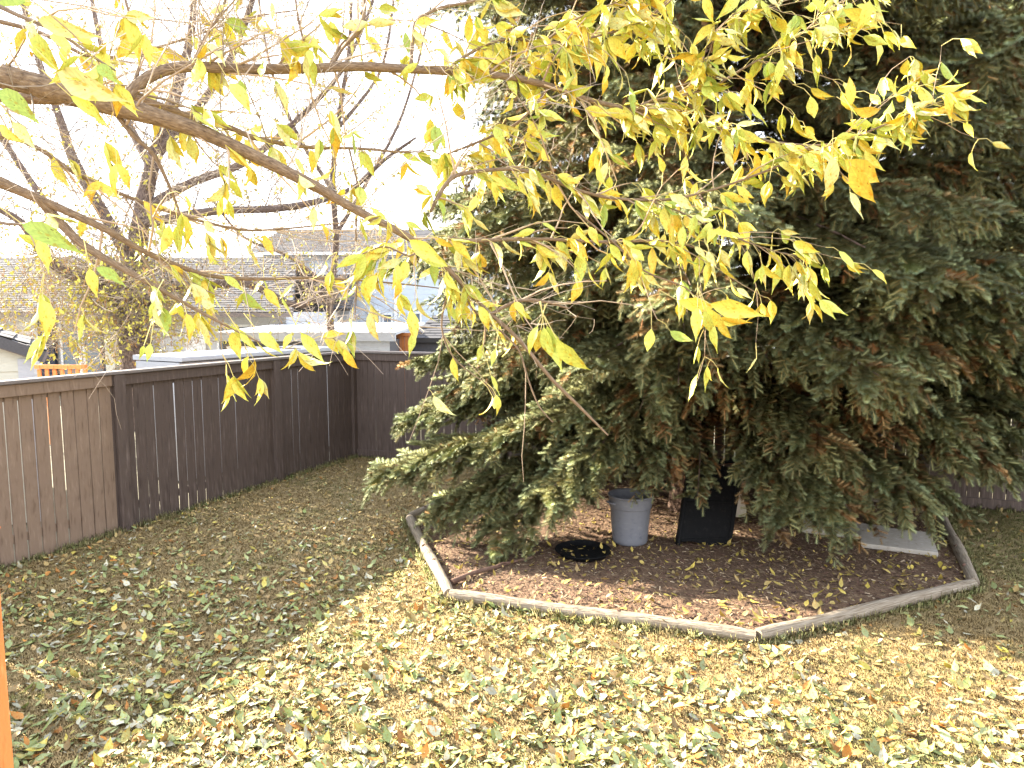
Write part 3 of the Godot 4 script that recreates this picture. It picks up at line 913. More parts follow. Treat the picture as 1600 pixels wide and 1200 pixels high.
# ---------------------------------------------------------------- the near tree with its yellow leaves
var leaf_at := []      # [transform, tone, size on the picture]

func smooth(pts: Array, per := 4) -> Array:
	var out := []
	for i in pts.size() - 1:
		var p0: Vector3 = pts[maxi(i - 1, 0)]
		var p3: Vector3 = pts[mini(i + 2, pts.size() - 1)]
		for k in per:
			out.append(pts[i].cubic_interpolate(pts[i + 1], p0, p3, float(k) / per))
	out.append(pts[-1])
	return out

# leaves in a spray at the end of a stalk
func hang_leaf(p: Vector3, out: Vector3, size: float, tw: MB, droop := 1.0) -> void:
	var stem := (out * rf(0.4, 1.0) + Vector3(rf(-0.6, 0.6), rf(-0.5, 0.5), rf(-0.6, 0.6))).normalized()
	var l := rf(0.02, 0.06)
	var q := p + stem * l + Vector3.DOWN * l * 0.25
	tw.col = Color(0.50, 0.42, 0.16)
	tw.tube([p, p + stem * l * 0.6, q], [0.0012, 0.001, 0.0009], 3, false)
	var n := 1 if rng.randf() < 0.45 else (2 if rng.randf() < 0.5 else 3)
	for i in n:
		var d := (stem * rf(0.3, 1.1) + Vector3.DOWN * droop * rf(0.2, 1.7) + Vector3(rf(-0.7, 0.7), rf(-0.2, 0.3), rf(-0.5, 0.5))).normalized()
		var s := size * rf(0.65, 1.15)
		var bs := axis_basis(d, rf(0, TAU), s * rf(0.75, 1.1), s)
		var t := rng.randf()
		var tone := 0
		if t < 0.32: tone = 0
		elif t < 0.60: tone = 1
		elif t < 0.74: tone = 2
		elif t < 0.80: tone = 3
		else: tone = 4
		leaf_at.append([Transform3D(bs, q), tone])

func near_tree() -> void:
	rng.seed = 19
	var base := Vector3(-2.75, 0, -1.75)
	var tree := thing("near_tree", "near tree with yellow leaves whose branches reach across the view", "tree", base)
	var b := MB.new()
	b.tube([base + Vector3(0, -0.1, 0), base + Vector3(0, 0.3, 0), base + Vector3(0.04, 1.2, 0), base + Vector3(0.1, 2.2, 0.02), base + Vector3(0.12, 3.2, 0), base + Vector3(0.0, 4.6, -0.1), base + Vector3(-0.15, 6.2, -0.1)], [0.2, 0.15, 0.135, 0.125, 0.11, 0.08, 0.03], 14, true, 0.05, rng)
	var trunk := MB.new()
	for i in b.v.size(): b.v[i] -= base
	part("trunk", b, M.bark, tree)
	var twigs := MB.new()
	var spare := []
	# traced limbs: [photograph x, y, distance, radius in mm], leaves per limb, side twigs, leaf size
	var limbs := [
		["A", [[-210, 60, 1.66, 40], [-90, 98, 1.6, 34], [0, 118, 1.6, 31], [90, 142, 1.62, 30], [190, 168, 1.64, 27], [300, 200, 1.68, 21], [400, 245, 1.72, 18], [490, 290, 1.76, 16], [560, 330, 1.8, 13], [640, 372, 1.84, 11], [700, 420, 1.88, 8], [750, 475, 1.9, 7], [810, 530, 1.9, 6.5], [860, 590, 1.92, 6], [910, 640, 1.94, 5], [950, 680, 1.95, 2.5]], 20, 9],
		["B", [[190, 166, 1.64, 16], [212, 136, 1.66, 16], [250, 112, 1.7, 15], [300, 104, 1.74, 15], [380, 108, 1.78, 14.5], [480, 107, 1.82, 14], [560, 104, 1.86, 13.5], [640, 108, 1.9, 13], [720, 113, 1.94, 12], [800, 121, 1.98, 11], [860, 135, 2.0, 10], [905, 152, 2.02, 9], [970, 168, 2.05, 7], [1050, 184, 2.08, 6], [1136, 204, 2.1, 5], [1208, 222, 2.12, 4.5], [1296, 226, 2.1, 4], [1380, 196, 2.06, 3], [1440, 170, 2.04, 2.2], [1500, 146, 2.02, 1.2]], 90, 27],
		["C", [[-200, 205, 1.6, 22], [-40, 268, 1.62, 18], [0, 285, 1.64, 16], [72, 316, 1.68, 12], [160, 356, 1.72, 10], [216, 388, 1.76, 8.5], [280, 416, 1.8, 7.5], [336, 432, 1.84, 6.5], [410, 436, 1.88, 5.5], [480, 434, 1.92, 4.5], [560, 438, 1.96, 3.5], [640, 445, 2.0, 2.5], [700, 452, 2.0, 1.5]], 16, 10],
		["D", [[60, 312, 1.67, 11], [96, 350, 1.7, 12], [132, 384, 1.7, 11], [200, 424, 1.7, 9], [240, 446, 1.7, 7.5], [300, 480, 1.72, 5], [360, 512, 1.72, 3.5], [420, 540, 1.72, 2], [470, 545, 1.72, 1.2]], 10, 3],
		["E", [[-120, 150, 1.7, 18], [-20, 150, 1.72, 15], [80, 155, 1.74, 14], [190, 150, 1.75, 13], [256, 168, 1.78, 11], [300, 184, 1.82, 10], [360, 200, 1.86, 8.5], [400, 216, 1.9, 8], [480, 230, 1.96, 6], [560, 232, 2.02, 4.5], [640, 238, 2.1, 3], [700, 230, 2.1, 1.5]], 14, 9],
		["F", [[-150, 190, 1.9, 12], [0, 212, 1.9, 8], [60, 232, 1.9, 7], [120, 272, 1.92, 6.5], [192, 304, 1.94, 6], [256, 328, 1.96, 5.5], [340, 352, 2.0, 4.5], [400, 360, 2.05, 4], [500, 352, 2.1, 2.5], [560, 345, 2.1, 1.5]], 10, 7],
		["G", [[172, 165, 1.64, 8], [205, 208, 1.66, 6.5], [240, 242, 1.68, 5.5], [262, 285, 1.7, 4.5], [278, 325, 1.72, 3], [284, 350, 1.72, 1.5]], 4, 3],
		["up1", [[515, 106, 1.84, 9], [535, 72, 1.86, 9], [560, 48, 1.88, 8.5], [568, 20, 1.9, 8], [572, -30, 1.92, 7]], 5, 3],
		["up2", [[642, 108, 1.9, 6.5], [645, 60, 1.92, 6], [652, 32, 1.94, 5.5], [690, 12, 1.96, 5], [740, 2, 1.98, 4], [800, -20, 2.0, 3]], 8, 4],
		["up3", [[206, 140, 1.66, 6], [216, 110, 1.68, 5], [224, 75, 1.7, 4.5], [205, 30, 1.72, 4], [190, -20, 1.74, 3]], 4, 3],
		["up4", [[478, 104, 1.82, 4.5], [475, 70, 1.83, 4], [465, 25, 1.84, 3.5], [460, -20, 1.86, 3]], 3, 2],
		["H", [[672, 330, 1.86, 7], [700, 284, 1.9, 6.5], [730, 270, 1.92, 6.5], [796, 264, 1.96, 6], [840, 272, 1.98, 6], [900, 296, 2.0, 5.5], [960, 310, 2.02, 5], [1040, 312, 2.04, 4.5], [1100, 300, 2.06, 4], [1160, 281, 2.06, 4], [1220, 258, 2.06, 3.5], [1264, 240, 2.05, 3], [1300, 225, 2.05, 2.5], [1330, 200, 2.05, 1.5]], 51, 17],
		["I", [[700, 372, 1.88, 6.5], [732, 376, 1.9, 6.5], [800, 374, 1.94, 6], [860, 374, 1.96, 5.5], [940, 378, 2.0, 5], [1020, 376, 2.02, 4.5], [1070, 382, 2.02, 3], [1110, 398, 2.0, 1.8]], 30, 12],
		["J", [[700, 240, 2.0, 3], [732, 228, 1.98, 4], [796, 200, 1.98, 4.5], [830, 172, 2.0, 4.5], [856, 138, 2.0, 5]], 14, 6],
		["K", [[990, 172, 2.05, 5], [1012, 160, 2.05, 5], [1060, 150, 2.06, 4.5], [1112, 136, 2.08, 4], [1160, 108, 2.08, 3.5], [1208, 80, 2.06, 3], [1264, 44, 2.05, 2.5], [1285, 22, 2.04, 1.8], [1320, 14, 2.04, 1.4]], 61, 20],
		["L", [[765, 492, 1.9, 6], [804, 472, 1.9, 5.5], [835, 469, 1.9, 5], [862, 474, 1.9, 4], [888, 482, 1.9, 3.5]], 0, 2],
		["M", [[900, 330, 1.98, 3.5], [960, 380, 2.0, 3.2], [1008, 424, 2.0, 3], [1068, 448, 2.0, 2.8], [1092, 472, 2.0, 2.2], [1118, 495, 2.0, 1.2]], 9, 4],
		["N", [[726, 462, 1.9, 3.5], [745, 490, 1.9, 3], [785, 520, 1.9, 3], [811, 548, 1.9, 3], [825, 592, 1.9, 2.6], [842, 634, 1.9, 2.2], [864, 660, 1.9, 1.4]], 0, 2],
		["O", [[1000, 308, 2.03, 3.5], [1060, 330, 2.02, 3], [1120, 360, 2.0, 2.6], [1184, 384, 1.98, 2.2], [1230, 398, 1.97, 1.6], [1262, 410, 1.96, 1]], 33, 11],
		["P", [[690, 114, 1.92, 5.5], [740, 80, 1.95, 5], [790, 62, 1.98, 4.5], [870, 66, 2.0, 4], [940, 55, 2.02, 3.5], [1010, 30, 2.04, 3], [1060, -10, 2.05, 2.5]], 60, 17],
		["Q", [[850, 66, 2.0, 4], [900, 30, 2.0, 3.5], [960, 5, 2.0, 3], [1000, -20, 2.0, 2]], 32, 10],
		["R", [[1090, 142, 2.07, 3.5], [1095, 110, 2.06, 3], [1110, 60, 2.04, 2.5], [1150, 20, 2.02, 2], [1190, -10, 2.0, 1.5]], 41, 12],
		["S", [[-60, -20, 1.5, 6], [20, 20, 1.45, 5], [90, 50, 1.4, 4], [140, 85, 1.36, 3], [180, 110, 1.34, 2]], 8, 3],
		["T", [[-80, 330, 1.5, 5], [0, 348, 1.46, 4], [40, 350, 1.4, 3], [75, 345, 1.36, 2]], 3, 1],
		["U", [[545, 230, 1.9, 3], [560, 300, 1.92, 3], [556, 360, 1.92, 3], [558, 430, 1.92, 2.6], [555, 490, 1.92, 1.5]], 6, 3],
		["V", [[655, 385, 1.85, 3.5], [640, 400, 1.8, 3], [600, 385, 1.78, 2.4], [560, 400, 1.76, 2]], 12, 4],
		["W", [[700, 455, 1.9, 3.5], [690, 510, 1.9, 3], [710, 560, 1.9, 2.4], [760, 600, 1.9, 1.6]], 2, 2],
		["X", [[300, 102, 1.74, 5], [320, 60, 1.76, 4.5], [345, 20, 1.78, 4], [360, -30, 1.8, 3]], 6, 4],
		["Y", [[-60, 20, 1.9, 8], [60, 50, 1.95, 6.5], [150, 90, 2.0, 5], [260, 70, 2.05, 4], [380, 30, 2.1, 3], [470, 15, 2.1, 2]], 12, 8],
	]
	for q in limbs:
		var pts := []
		var radii := []
		for w in q[1]:
			pts.append(at(w[0], w[1], w[2]) - base); radii.append(w[3] * 0.00085)
		var sm := smooth(pts)
		var sr := []
		for i in sm.size():
			var u := i / 4.0
			var j := mini(int(u), radii.size() - 2)
			sr.append(lerpf(radii[j], radii[j + 1], u - j))
		var lb := MB.new()
		lb.tube(sm, sr, 10 if sr[0] > 0.008 else 7, true, 0.05, rng)
		part("branch", lb, M.bark, tree)
		# leaves along the outer two thirds
		var visible_from := 0
		while visible_from < sm.size() - 2 and (sm[visible_from] + base).x < -1.25: visible_from += 1
		var thick := 0.0075
		var last: int = sm.size() - 2
		if q[0] == "A": last = int(sm.size() * 0.74)
		for i in q[2]:
			var tries := 0
			var k := rng.randi_range(visible_from, last)
			while sr[k] > thick and tries < 6:
				k = rng.randi_range(visible_from, last); tries += 1
			hang_leaf(sm[k] + base, (sm[k + 1] - sm[k]).normalized(), 0.086, twigs)
		for i in q[3]:
			var k := rng.randi_range(visible_from, last)
			var d: Vector3 = (sm[k + 1] - sm[k]).normalized()
			var dir := (d * rf(0.3, 1.0) + Vector3(rf(-0.5, 0.5), rf(-0.8, 0.7), rf(-0.5, 0.4))).normalized()
			var l := rf(0.10, 0.32) * (0.5 if q[0] in ["A", "V", "D"] else 1.0)
			var p: Vector3 = sm[k] + base
			var tp := [p]
			for s in 4:
				p += dir * l / 4.0
				dir = (dir + Vector3(rf(-0.25, 0.25), rf(-0.30, 0.12), rf(-0.2, 0.2))).normalized()
				tp.append(p)
			twigs.col = Color(0.34, 0.25, 0.17) * rf(0.7, 1.3)
			var r0 := minf(sr[k] * 0.6, 0.0034)
			twigs.tube(tp, [r0, r0 * 0.85, r0 * 0.7, r0 * 0.55, r0 * 0.35], 5, false)
			if q[0] in ["A", "E", "F", "Y", "up1", "up3", "up4", "X", "C", "U"] and (sm[k] + base).y > 2.75:
				twigs.col = Color(0.42, 0.34, 0.26) * rf(0.6, 1.3)
				for w in 3: grow(twigs, sm[rng.randi_range(visible_from, last)] + base, (dir + Vector3(rf(-0.6, 0.6), rf(-0.2, 0.9), rf(-0.6, 0.6))).normalized(), rf(0.15, 0.42), 0.0024, 2, spare, 0.0009)
			var share := float(q[2]) / maxf(1.0, q[3])
			for s in int(clampf(share * 1.1, 0.0, 3.0)):
				hang_leaf(tp[rng.randi_range(2, 4)], dir, 0.080, twigs)
	# leaves that stand out in the photograph, closer to the eye: base, tip (photograph pixels), distance, tone
	var picked := [
		[35, 350, 118, 382, 1.25, 3], [140, 420, 150, 465, 1.4, 0], [150, 418, 200, 442, 1.4, 3], [470, 520, 508, 568, 1.45, 1], [455, 522, 440, 545, 1.5, 0], [375, 520, 398, 545, 1.5, 1], [405, 520, 440, 550, 1.55, 1],
		[225, 540, 213, 565, 1.5, 1], [235, 538, 228, 572, 1.5, 1], [640, 375, 705, 420, 1.55, 0], [590, 430, 560, 475, 1.6, 0], [620, 435, 630, 480, 1.6, 2], [700, 415, 640, 385, 1.6, 1],
		[840, 510, 815, 555, 1.7, 1], [845, 515, 835, 560, 1.7, 0], [850, 512, 860, 570, 1.7, 1], [855, 510, 885, 580, 1.7, 1], [870, 530, 918, 595, 1.65, 1], [775, 545, 770, 578, 1.8, 1],
		[90, 110, 180, 165, 1.3, 4], [110, 150, 175, 190, 1.3, 1], [60, 30, 140, 62, 1.35, 4], [0, 140, 55, 185, 1.35, 3], [20, 190, 65, 240, 1.4, 4], [0, 195, 25, 225, 1.4, 0],
		[1330, 165, 1328, 108, 1.8, 2], [1335, 170, 1400, 190, 1.8, 2], [1318, 15, 1384, 42, 1.9, 0], [1298, 25, 1310, 78, 1.9, 1], [1300, 245, 1298, 312, 1.85, 4], [1330, 260, 1365, 330, 1.85, 2], [1320, 250, 1390, 295, 1.85, 2],
		[1060, 470, 1140, 490, 1.9, 0], [1110, 475, 1195, 490, 1.85, 0], [1090, 480, 1090, 540, 1.85, 0], [1100, 485, 1118, 535, 1.85, 1], [1105, 480, 1140, 535, 1.85, 0],
		[360, 130, 395, 170, 1.6, 1], [375, 125, 385, 160, 1.65, 3],
	]
	for q in picked:
		var p0 := at(q[0], q[1], q[4])
		var p1 := at(q[2], q[3], q[4] + rf(-0.03, 0.03))
		var s := (p1 - p0).length()
		leaf_at.append([Transform3D(axis_basis(p1 - p0, 0.0, s * 0.95, s), p0), q[5]])
		var bs: Basis = leaf_at[-1][0].basis
		var zz := (Vector3(0, EYE, 0) - p0).normalized() + Vector3(rf(-0.7, 0.7), rf(-0.4, 0.7), 0)
		var yy := bs.y.normalized()
		zz = (zz - yy * zz.dot(yy)).normalized()
		leaf_at[-1][0] = Transform3D(Basis(yy.cross(zz) * s * 0.95, yy * s, zz * s * 0.95), p0)
		twigs.col = Color(0.50, 0.42, 0.16)
		var w := p0 - (p1 - p0).normalized() * 0.05 + Vector3(0, 0.015, 0)
		twigs.tube([w, (w + p0) * 0.5, p0], [0.0014, 0.0012, 0.001], 3, false)
	for i in twigs.v.size(): twigs.v[i] -= base
	part("twigs", twigs, M.twig, tree).set_meta("kind", "stuff")
	# the leaves: the largest three hundred one by one
	var tones := ["leaf_yellow", "leaf_lime", "leaf_gold", "leaf_green", "leaf_pale"]
	var shapes := []
	for t in tones:
		shapes.append([leaf_mesh(M[t], 0.7, 0.4, 0.40), leaf_mesh(M[t], -0.5, 0.5, 0.35, 0.4), leaf_mesh(M[t], 1.2, 0.3, 0.32, -0.5)])
	for w in leaf_at:
		var o: Vector3 = w[0].origin
		w.append(w[0].basis.y.length() / (o - Vector3(0, EYE, 0)).length())
	leaf_at.sort_custom(func(u, w): return u[2] > w[2])
	var rest := {}
	for i in leaf_at.size():
		var w: Array = leaf_at[i]
		var tf: Transform3D = w[0]
		tf.origin -= base
		if i < 300:
			obj("leaf", shapes[w[1]][i % 3], tree, tf)
		else:
			if not rest.has(w[1]): rest[w[1]] = []
			rest[w[1]].append(tf)
	for t in rest: many("leaves", shapes[t][t % 3], rest[t], [], tree)
	print("boughs ", tree_boughs, " shoots ", shoot_count, " near leaves ", leaf_at.size())

# ---------------------------------------------------------------- the bare tree behind the left fence
func grow(b: MB, p: Vector3, dir: Vector3, length: float, r: float, depth: int, ends: Array, least := 0.0026) -> void:
	var n := 4
	var pts := [p]
	var radii := [r]
	for i in n:
		dir = (dir + Vector3(rf(-0.3, 0.3), rf(-0.22, 0.28), rf(-0.3, 0.3))).normalized()
		p += dir * length / n
		pts.append(p); radii.append(lerpf(r, r * 0.45, (i + 1.0) / n))
	b.tube(pts, radii, 5 if r > 0.02 else 3, false)
	if depth == 0 or length < 0.2:
		ends.append([pts[-1], dir]); ends.append([pts[2], dir])
		return
	var kids := rng.randi_range(4, 6)
	for k in kids:
		var j := rng.randi_range(1, n)
		var d := (dir * rf(0.3, 1.0) + Vector3(rf(-1, 1), rf(-0.75, 0.8), rf(-1, 1))).normalized()
		grow(b, pts[j], d, length * rf(0.45, 0.75), maxf(radii[j] * 0.55, least), depth - 1, ends, least)

func bare_tree(called: String, label: String, base: Vector3, stems: Array, d: float, bark: Material, sd: int, every: float, leafy: int) -> void:
	rng.seed = sd
	var tree := thing(called, label, "tree", base)
	var tw := MB.new()
	var ends := []
	var low_ends := []
	for q in stems:
		var pts := []
		var radii := []
		for w in q:
			pts.append(at(w[0], w[1], d + w[2]) - base); radii.append(w[3] * d / F * 0.75)
		var sm := smooth(pts)
		var sr := []
		for i in sm.size():
			var u := i / 4.0
			var j := mini(int(u), radii.size() - 2)
			sr.append(lerpf(radii[j], radii[j + 1], u - j))
		var b := MB.new()
		b.tube(sm, sr, 10, true, 0.08, rng)
		part("trunk" if q == stems[0] else "limb", b, bark, tree)
		var run := 0.0
		for i in range(1, sm.size() - 1):
			run += (sm[i + 1] - sm[i]).length()
			while run > every:
				run -= every
				if sm[i].y < 1.5: continue
				tw.col = Color(0.30, 0.24, 0.19) * rf(0.5, 1.5)
				var dd: Vector3 = ((sm[i + 1] - sm[i]).normalized() * 0.5 + Vector3(rf(-1, 1), rf(-0.6, 0.9), rf(-1, 1))).normalized()
				grow(tw, sm[i], dd, rf(0.7, 1.9), clampf(sr[i] * 0.25, 0.006, 0.014), 2, ends)
	if d < 16.0:
		# sprouts that crowd the trunk and the low limbs
		for i in 190:
			var p := Vector3(rf(-3.6, 1.4), rf(1.3, 3.0), rf(-0.6, 0.6))
			if i % 3 == 0: p = Vector3(rf(-0.4, 0.3), rf(1.4, 3.2), rf(-0.2, 0.5))
			tw.col = Color(0.32, 0.26, 0.20) * rf(0.5, 1.5)
			grow(tw, p, Vector3(rf(-1, 1), rf(-0.2, 1.0), rf(-0.6, 1)).normalized(), rf(0.7, 1.6), rf(0.006, 0.011), 2, low_ends)
	part("twigs", tw, M.twig, tree).set_meta("kind", "stuff")
	print(called, " twig triangles ", tw.idx.size() / 3, " ends ", ends.size())
	# the last leaves and the hanging seed bunches
	var xf := []
	var cols := []
	for i in leafy:
		var e: Array = ends[rng.randi() % ends.size()]
		if low_ends.size() and i % 5 < 3: e = low_ends[rng.randi() % low_ends.size()]
		if rng.randf() < 0.25:
			for k in 7:
				var dd := (Vector3.DOWN + Vector3(rf(-0.4, 0.4), 0, rf(-0.4, 0.4))).normalized()
				xf.append(Transform3D(axis_basis(dd, rf(0, TAU), 0.035, 0.06), e[0] + Vector3(rf(-0.04, 0.04), -0.03 * k * 0.6, rf(-0.04, 0.04))))
				cols.append(Color(0.50, 0.28, 0.11) * rf(0.7, 1.2))
		else:
			for k in rng.randi_range(1, 4):
				var dd := (Vector3.DOWN * rf(0, 1.2) + Vector3(rf(-1, 1), rf(-0.3, 0.3), rf(-1, 1))).normalized()
				var s := rf(0.06, 0.12)
				xf.append(Transform3D(axis_basis(dd, rf(0, TAU), s, s), e[0] + dd * 0.05 + Vector3(rf(-0.06, 0.06), rf(-0.06, 0.06), rf(-0.06, 0.06))))
				cols.append(Color(0.70, 0.62, 0.12) * rf(0.75, 1.15))
	many("leaves", leaf_mesh(M.leaf_any, 0.5, 0.3, 0.5), xf, cols, tree)

func bare_trees() -> void:
	var d := 15.0
	var base := at(216, 590, d)
	base.y = 0.0
	bare_tree("bare_tree", "rough trunked tree with few leaves behind the left fence", base, [
		[[216, 800, 0, 44], [216, 620, 0, 36], [214, 560, 0, 33], [208, 510, 0, 30], [206, 450, 0, 24], [214, 400, 0, 20], [222, 330, 0, 17], [240, 250, 0.1, 14], [262, 190, 0.1, 12], [285, 110, 0.2, 9], [300, 40, 0.2, 7], [306, -60, 0.3, 5], [320, -160, 0.3, 3]],
		[[206, 490, 0, 22], [165, 450, -0.2, 16], [120, 432, -0.4, 12], [80, 410, -0.6, 10], [55, 380, -0.7, 8], [30, 345, -0.9, 7], [-20, 320, -1.1, 5], [-90, 300, -1.4, 3]],
		[[226, 480, 0, 18], [260, 450, 0.1, 13], [310, 447, 0.2, 10], [380, 442, 0.2, 8.5], [420, 458, 0.2, 8], [450, 474, 0.2, 7], [480, 475, 0.3, 6], [510, 452, 0.4, 4], [560, 430, 0.4, 2]],
		[[212, 420, 0, 15], [160, 330, 0.2, 12], [115, 250, 0.4, 10], [92, 180, 0.5, 8], [62, 100, 0.6, 6], [40, 20, 0.7, 5], [10, -80, 0.8, 3]],
		[[242, 245, 0.1, 10], [300, 180, -0.2, 8], [350, 110, -0.4, 7], [385, 30, -0.5, 6], [410, -60, -0.6, 4]],
		[[228, 325, 0, 11], [300, 285, 0.5, 9], [380, 255, 0.9, 8], [450, 200, 1.3, 6.5], [520, 130, 1.6, 5], [560, 60, 1.8, 4], [590, -20, 2.0, 3]],
		[[222, 350, 0, 10], [330, 330, -0.6, 8], [440, 325, -1.0, 6.5], [540, 300, -1.3, 5], [600, 250, -1.5, 3.5], [650, 215, -1.6, 2]],
		[[212, 440, 0, 9], [140, 400, 0.5, 8], [60, 300, 0.9, 7], [0, 210, 1.2, 6], [-70, 100, 1.5, 4]],
		[[235, 260, 0, 9], [190, 170, 0.6, 7], [160, 80, 1.0, 5.5], [140, -20, 1.3, 4]],
	], d, M.old_bark, 23, 0.15, 4600)
	d = 16.5
	base = at(520, 590, d)
	base.y = 0.0
	bare_tree("bare_tree", "thin bare tree farther off, between the houses and the spruce", base, [
		[[520, 700, 0, 9], [520, 560, 0, 8], [515, 480, 0, 7], [525, 380, 0, 6.5], [520, 280, 0, 5.5], [530, 180, 0, 4.5], [545, 80, 0, 3.5], [550, -20, 0, 2.5], [560, -120, 0, 1.5]],
		[[523, 370, 0, 4.5], [570, 290, 0.2, 4], [620, 200, 0.5, 3], [650, 110, 0.7, 2.4], [670, 20, 0.7, 1.8]],
		[[522, 300, 0, 4.5], [470, 220, 0.2, 4], [430, 130, 0.4, 3], [410, 40, 0.5, 2.2], [400, -50, 0.5, 1.6]],
		[[516, 450, 0, 4], [450, 400, 0.2, 3.4], [380, 370, 0.4, 2.8], [330, 310, 0.5, 2]],
		[[528, 200, 0, 4], [590, 120, 0.3, 3], [610, 40, 0.4, 2.4], [620, -60, 0.4, 1.6]],
	], d, M.old_bark, 29, 0.2, 700)

# ---------------------------------------------------------------- the houses beyond
func panel(o: Node3D, called: String, lo: Vector3, hi: Vector3, m: Material, ch := 0.006) -> MeshInstance3D:
	var b := MB.new()
	b.box(lo, hi, ch)
	return part(called, b, m, o)

# lapped boards on a wall that faces +z
func siding(o: Node3D, x0: float, x1: float, y0: float, y1: float, z: float, m: Material, pitch: float) -> void:
	var n := int(ceil((y1 - y0) / pitch))
	for i in n:
		var b := MB.new()
		var ya := y0 + i * pitch
		var yb := minf(ya + pitch + 0.012, y1)
		b.flat([Vector3(x0, ya, z + 0.022), Vector3(x1, ya, z + 0.022), Vector3(x1, yb, z + 0.006), Vector3(x0, yb, z + 0.006)])
		b.flat([Vector3(x0, ya, z), Vector3(x1, ya, z), Vector3(x1, ya, z + 0.022), Vector3(x0, ya, z + 0.022)])
		for k in b.n.size():
			b.n[k] = Vector3(0, 0, 1) if k < 4 else Vector3.DOWN
		b.idx.clear()
		b.tri(0, 1, 2); b.tri(0, 2, 3); b.tri(4, 5, 6); b.tri(4, 6, 7)
		part("siding_board", b, m, o)

# a pitched roof plane between an eave and a ridge, in courses of shingles that lie proud of one another
func shingles(o: Node3D, e0: Vector3, e1: Vector3, r0: Vector3, r1: Vector3, sd: int) -> void:
	var r := RandomNumberGenerator.new()
	r.seed = sd
	var nn := (e1 - e0).cross(r0 - e0).normalized()
	if nn.y < 0: nn = -nn
	var base := MB.new()
	for off in [0.0, -0.12]:
		base.flat([e0 + nn * off, e1 + nn * off, r1 + nn * off, r0 + nn * off])
	for q in [[e0, e1], [e1, r1], [r1, r0], [r0, e0]]:
		base.flat([q[0], q[1], q[1] - nn * 0.12, q[0] - nn * 0.12])
	var roof := part("roof", base, M.shingle, o)
	var b := MB.new()
	var rows := int((r0 - e0).length() / 0.17)
	for i in rows:
		var a0 := e0.lerp(r0, float(i) / rows)
		var a1 := e1.lerp(r1, float(i) / rows)
		var b0 := e0.lerp(r0, (i + 1.15) / rows)
		var b1 := e1.lerp(r1, (i + 1.15) / rows)
		var cnt := int((a1 - a0).length() / 0.42)
		for k in cnt:
			var u0 := (k + (0.5 if i % 2 else 0.0)) / (cnt + 0.5)
			var u1 := u0 + 0.96 / (cnt + 0.5)
			var lift := r.randf_range(0.016, 0.028)
			b.flat([a0.lerp(a1, u0) + nn * lift, a0.lerp(a1, u1) + nn * lift, b0.lerp(b1, u1) + nn * 0.006, b0.lerp(b1, u0) + nn * 0.006])
			b.flat([a0.lerp(a1, u0) + nn * 0.002, a0.lerp(a1, u1) + nn * 0.002, a0.lerp(a1, u1) + nn * lift, a0.lerp(a1, u0) + nn * lift])
	part("shingles", b, M.shingle, roof).set_meta("kind", "stuff")

func window(o: Node3D, x0: float, x1: float, y0: float, y1: float, z: float, panes: int) -> void:
	var b := MB.new()
	var w := 0.07
	b.box(Vector3(x0 - w, y0 - w, z), Vector3(x1 + w, y0, z + 0.06), 0.006)
	b.box(Vector3(x0 - w, y1, z), Vector3(x1 + w, y1 + w, z + 0.06), 0.006)
	b.box(Vector3(x0 - w, y0 + 0.001, z), Vector3(x0, y1 - 0.001, z + 0.055), 0.006)
	b.box(Vector3(x1, y0 + 0.001, z), Vector3(x1 + w, y1 - 0.001, z + 0.055), 0.006)
	for i in range(1, panes):
		var xm := lerpf(x0, x1, float(i) / panes)
		b.box(Vector3(xm - 0.02, y0 + 0.001, z), Vector3(xm + 0.02, y1 - 0.001, z + 0.045), 0.004)
	var win := part("window", b, M.trim_white, o)
	panel(win, "pane", Vector3(x0, y0, z + 0.004), Vector3(x1, y1, z + 0.018), M.window_glass, 0.001)

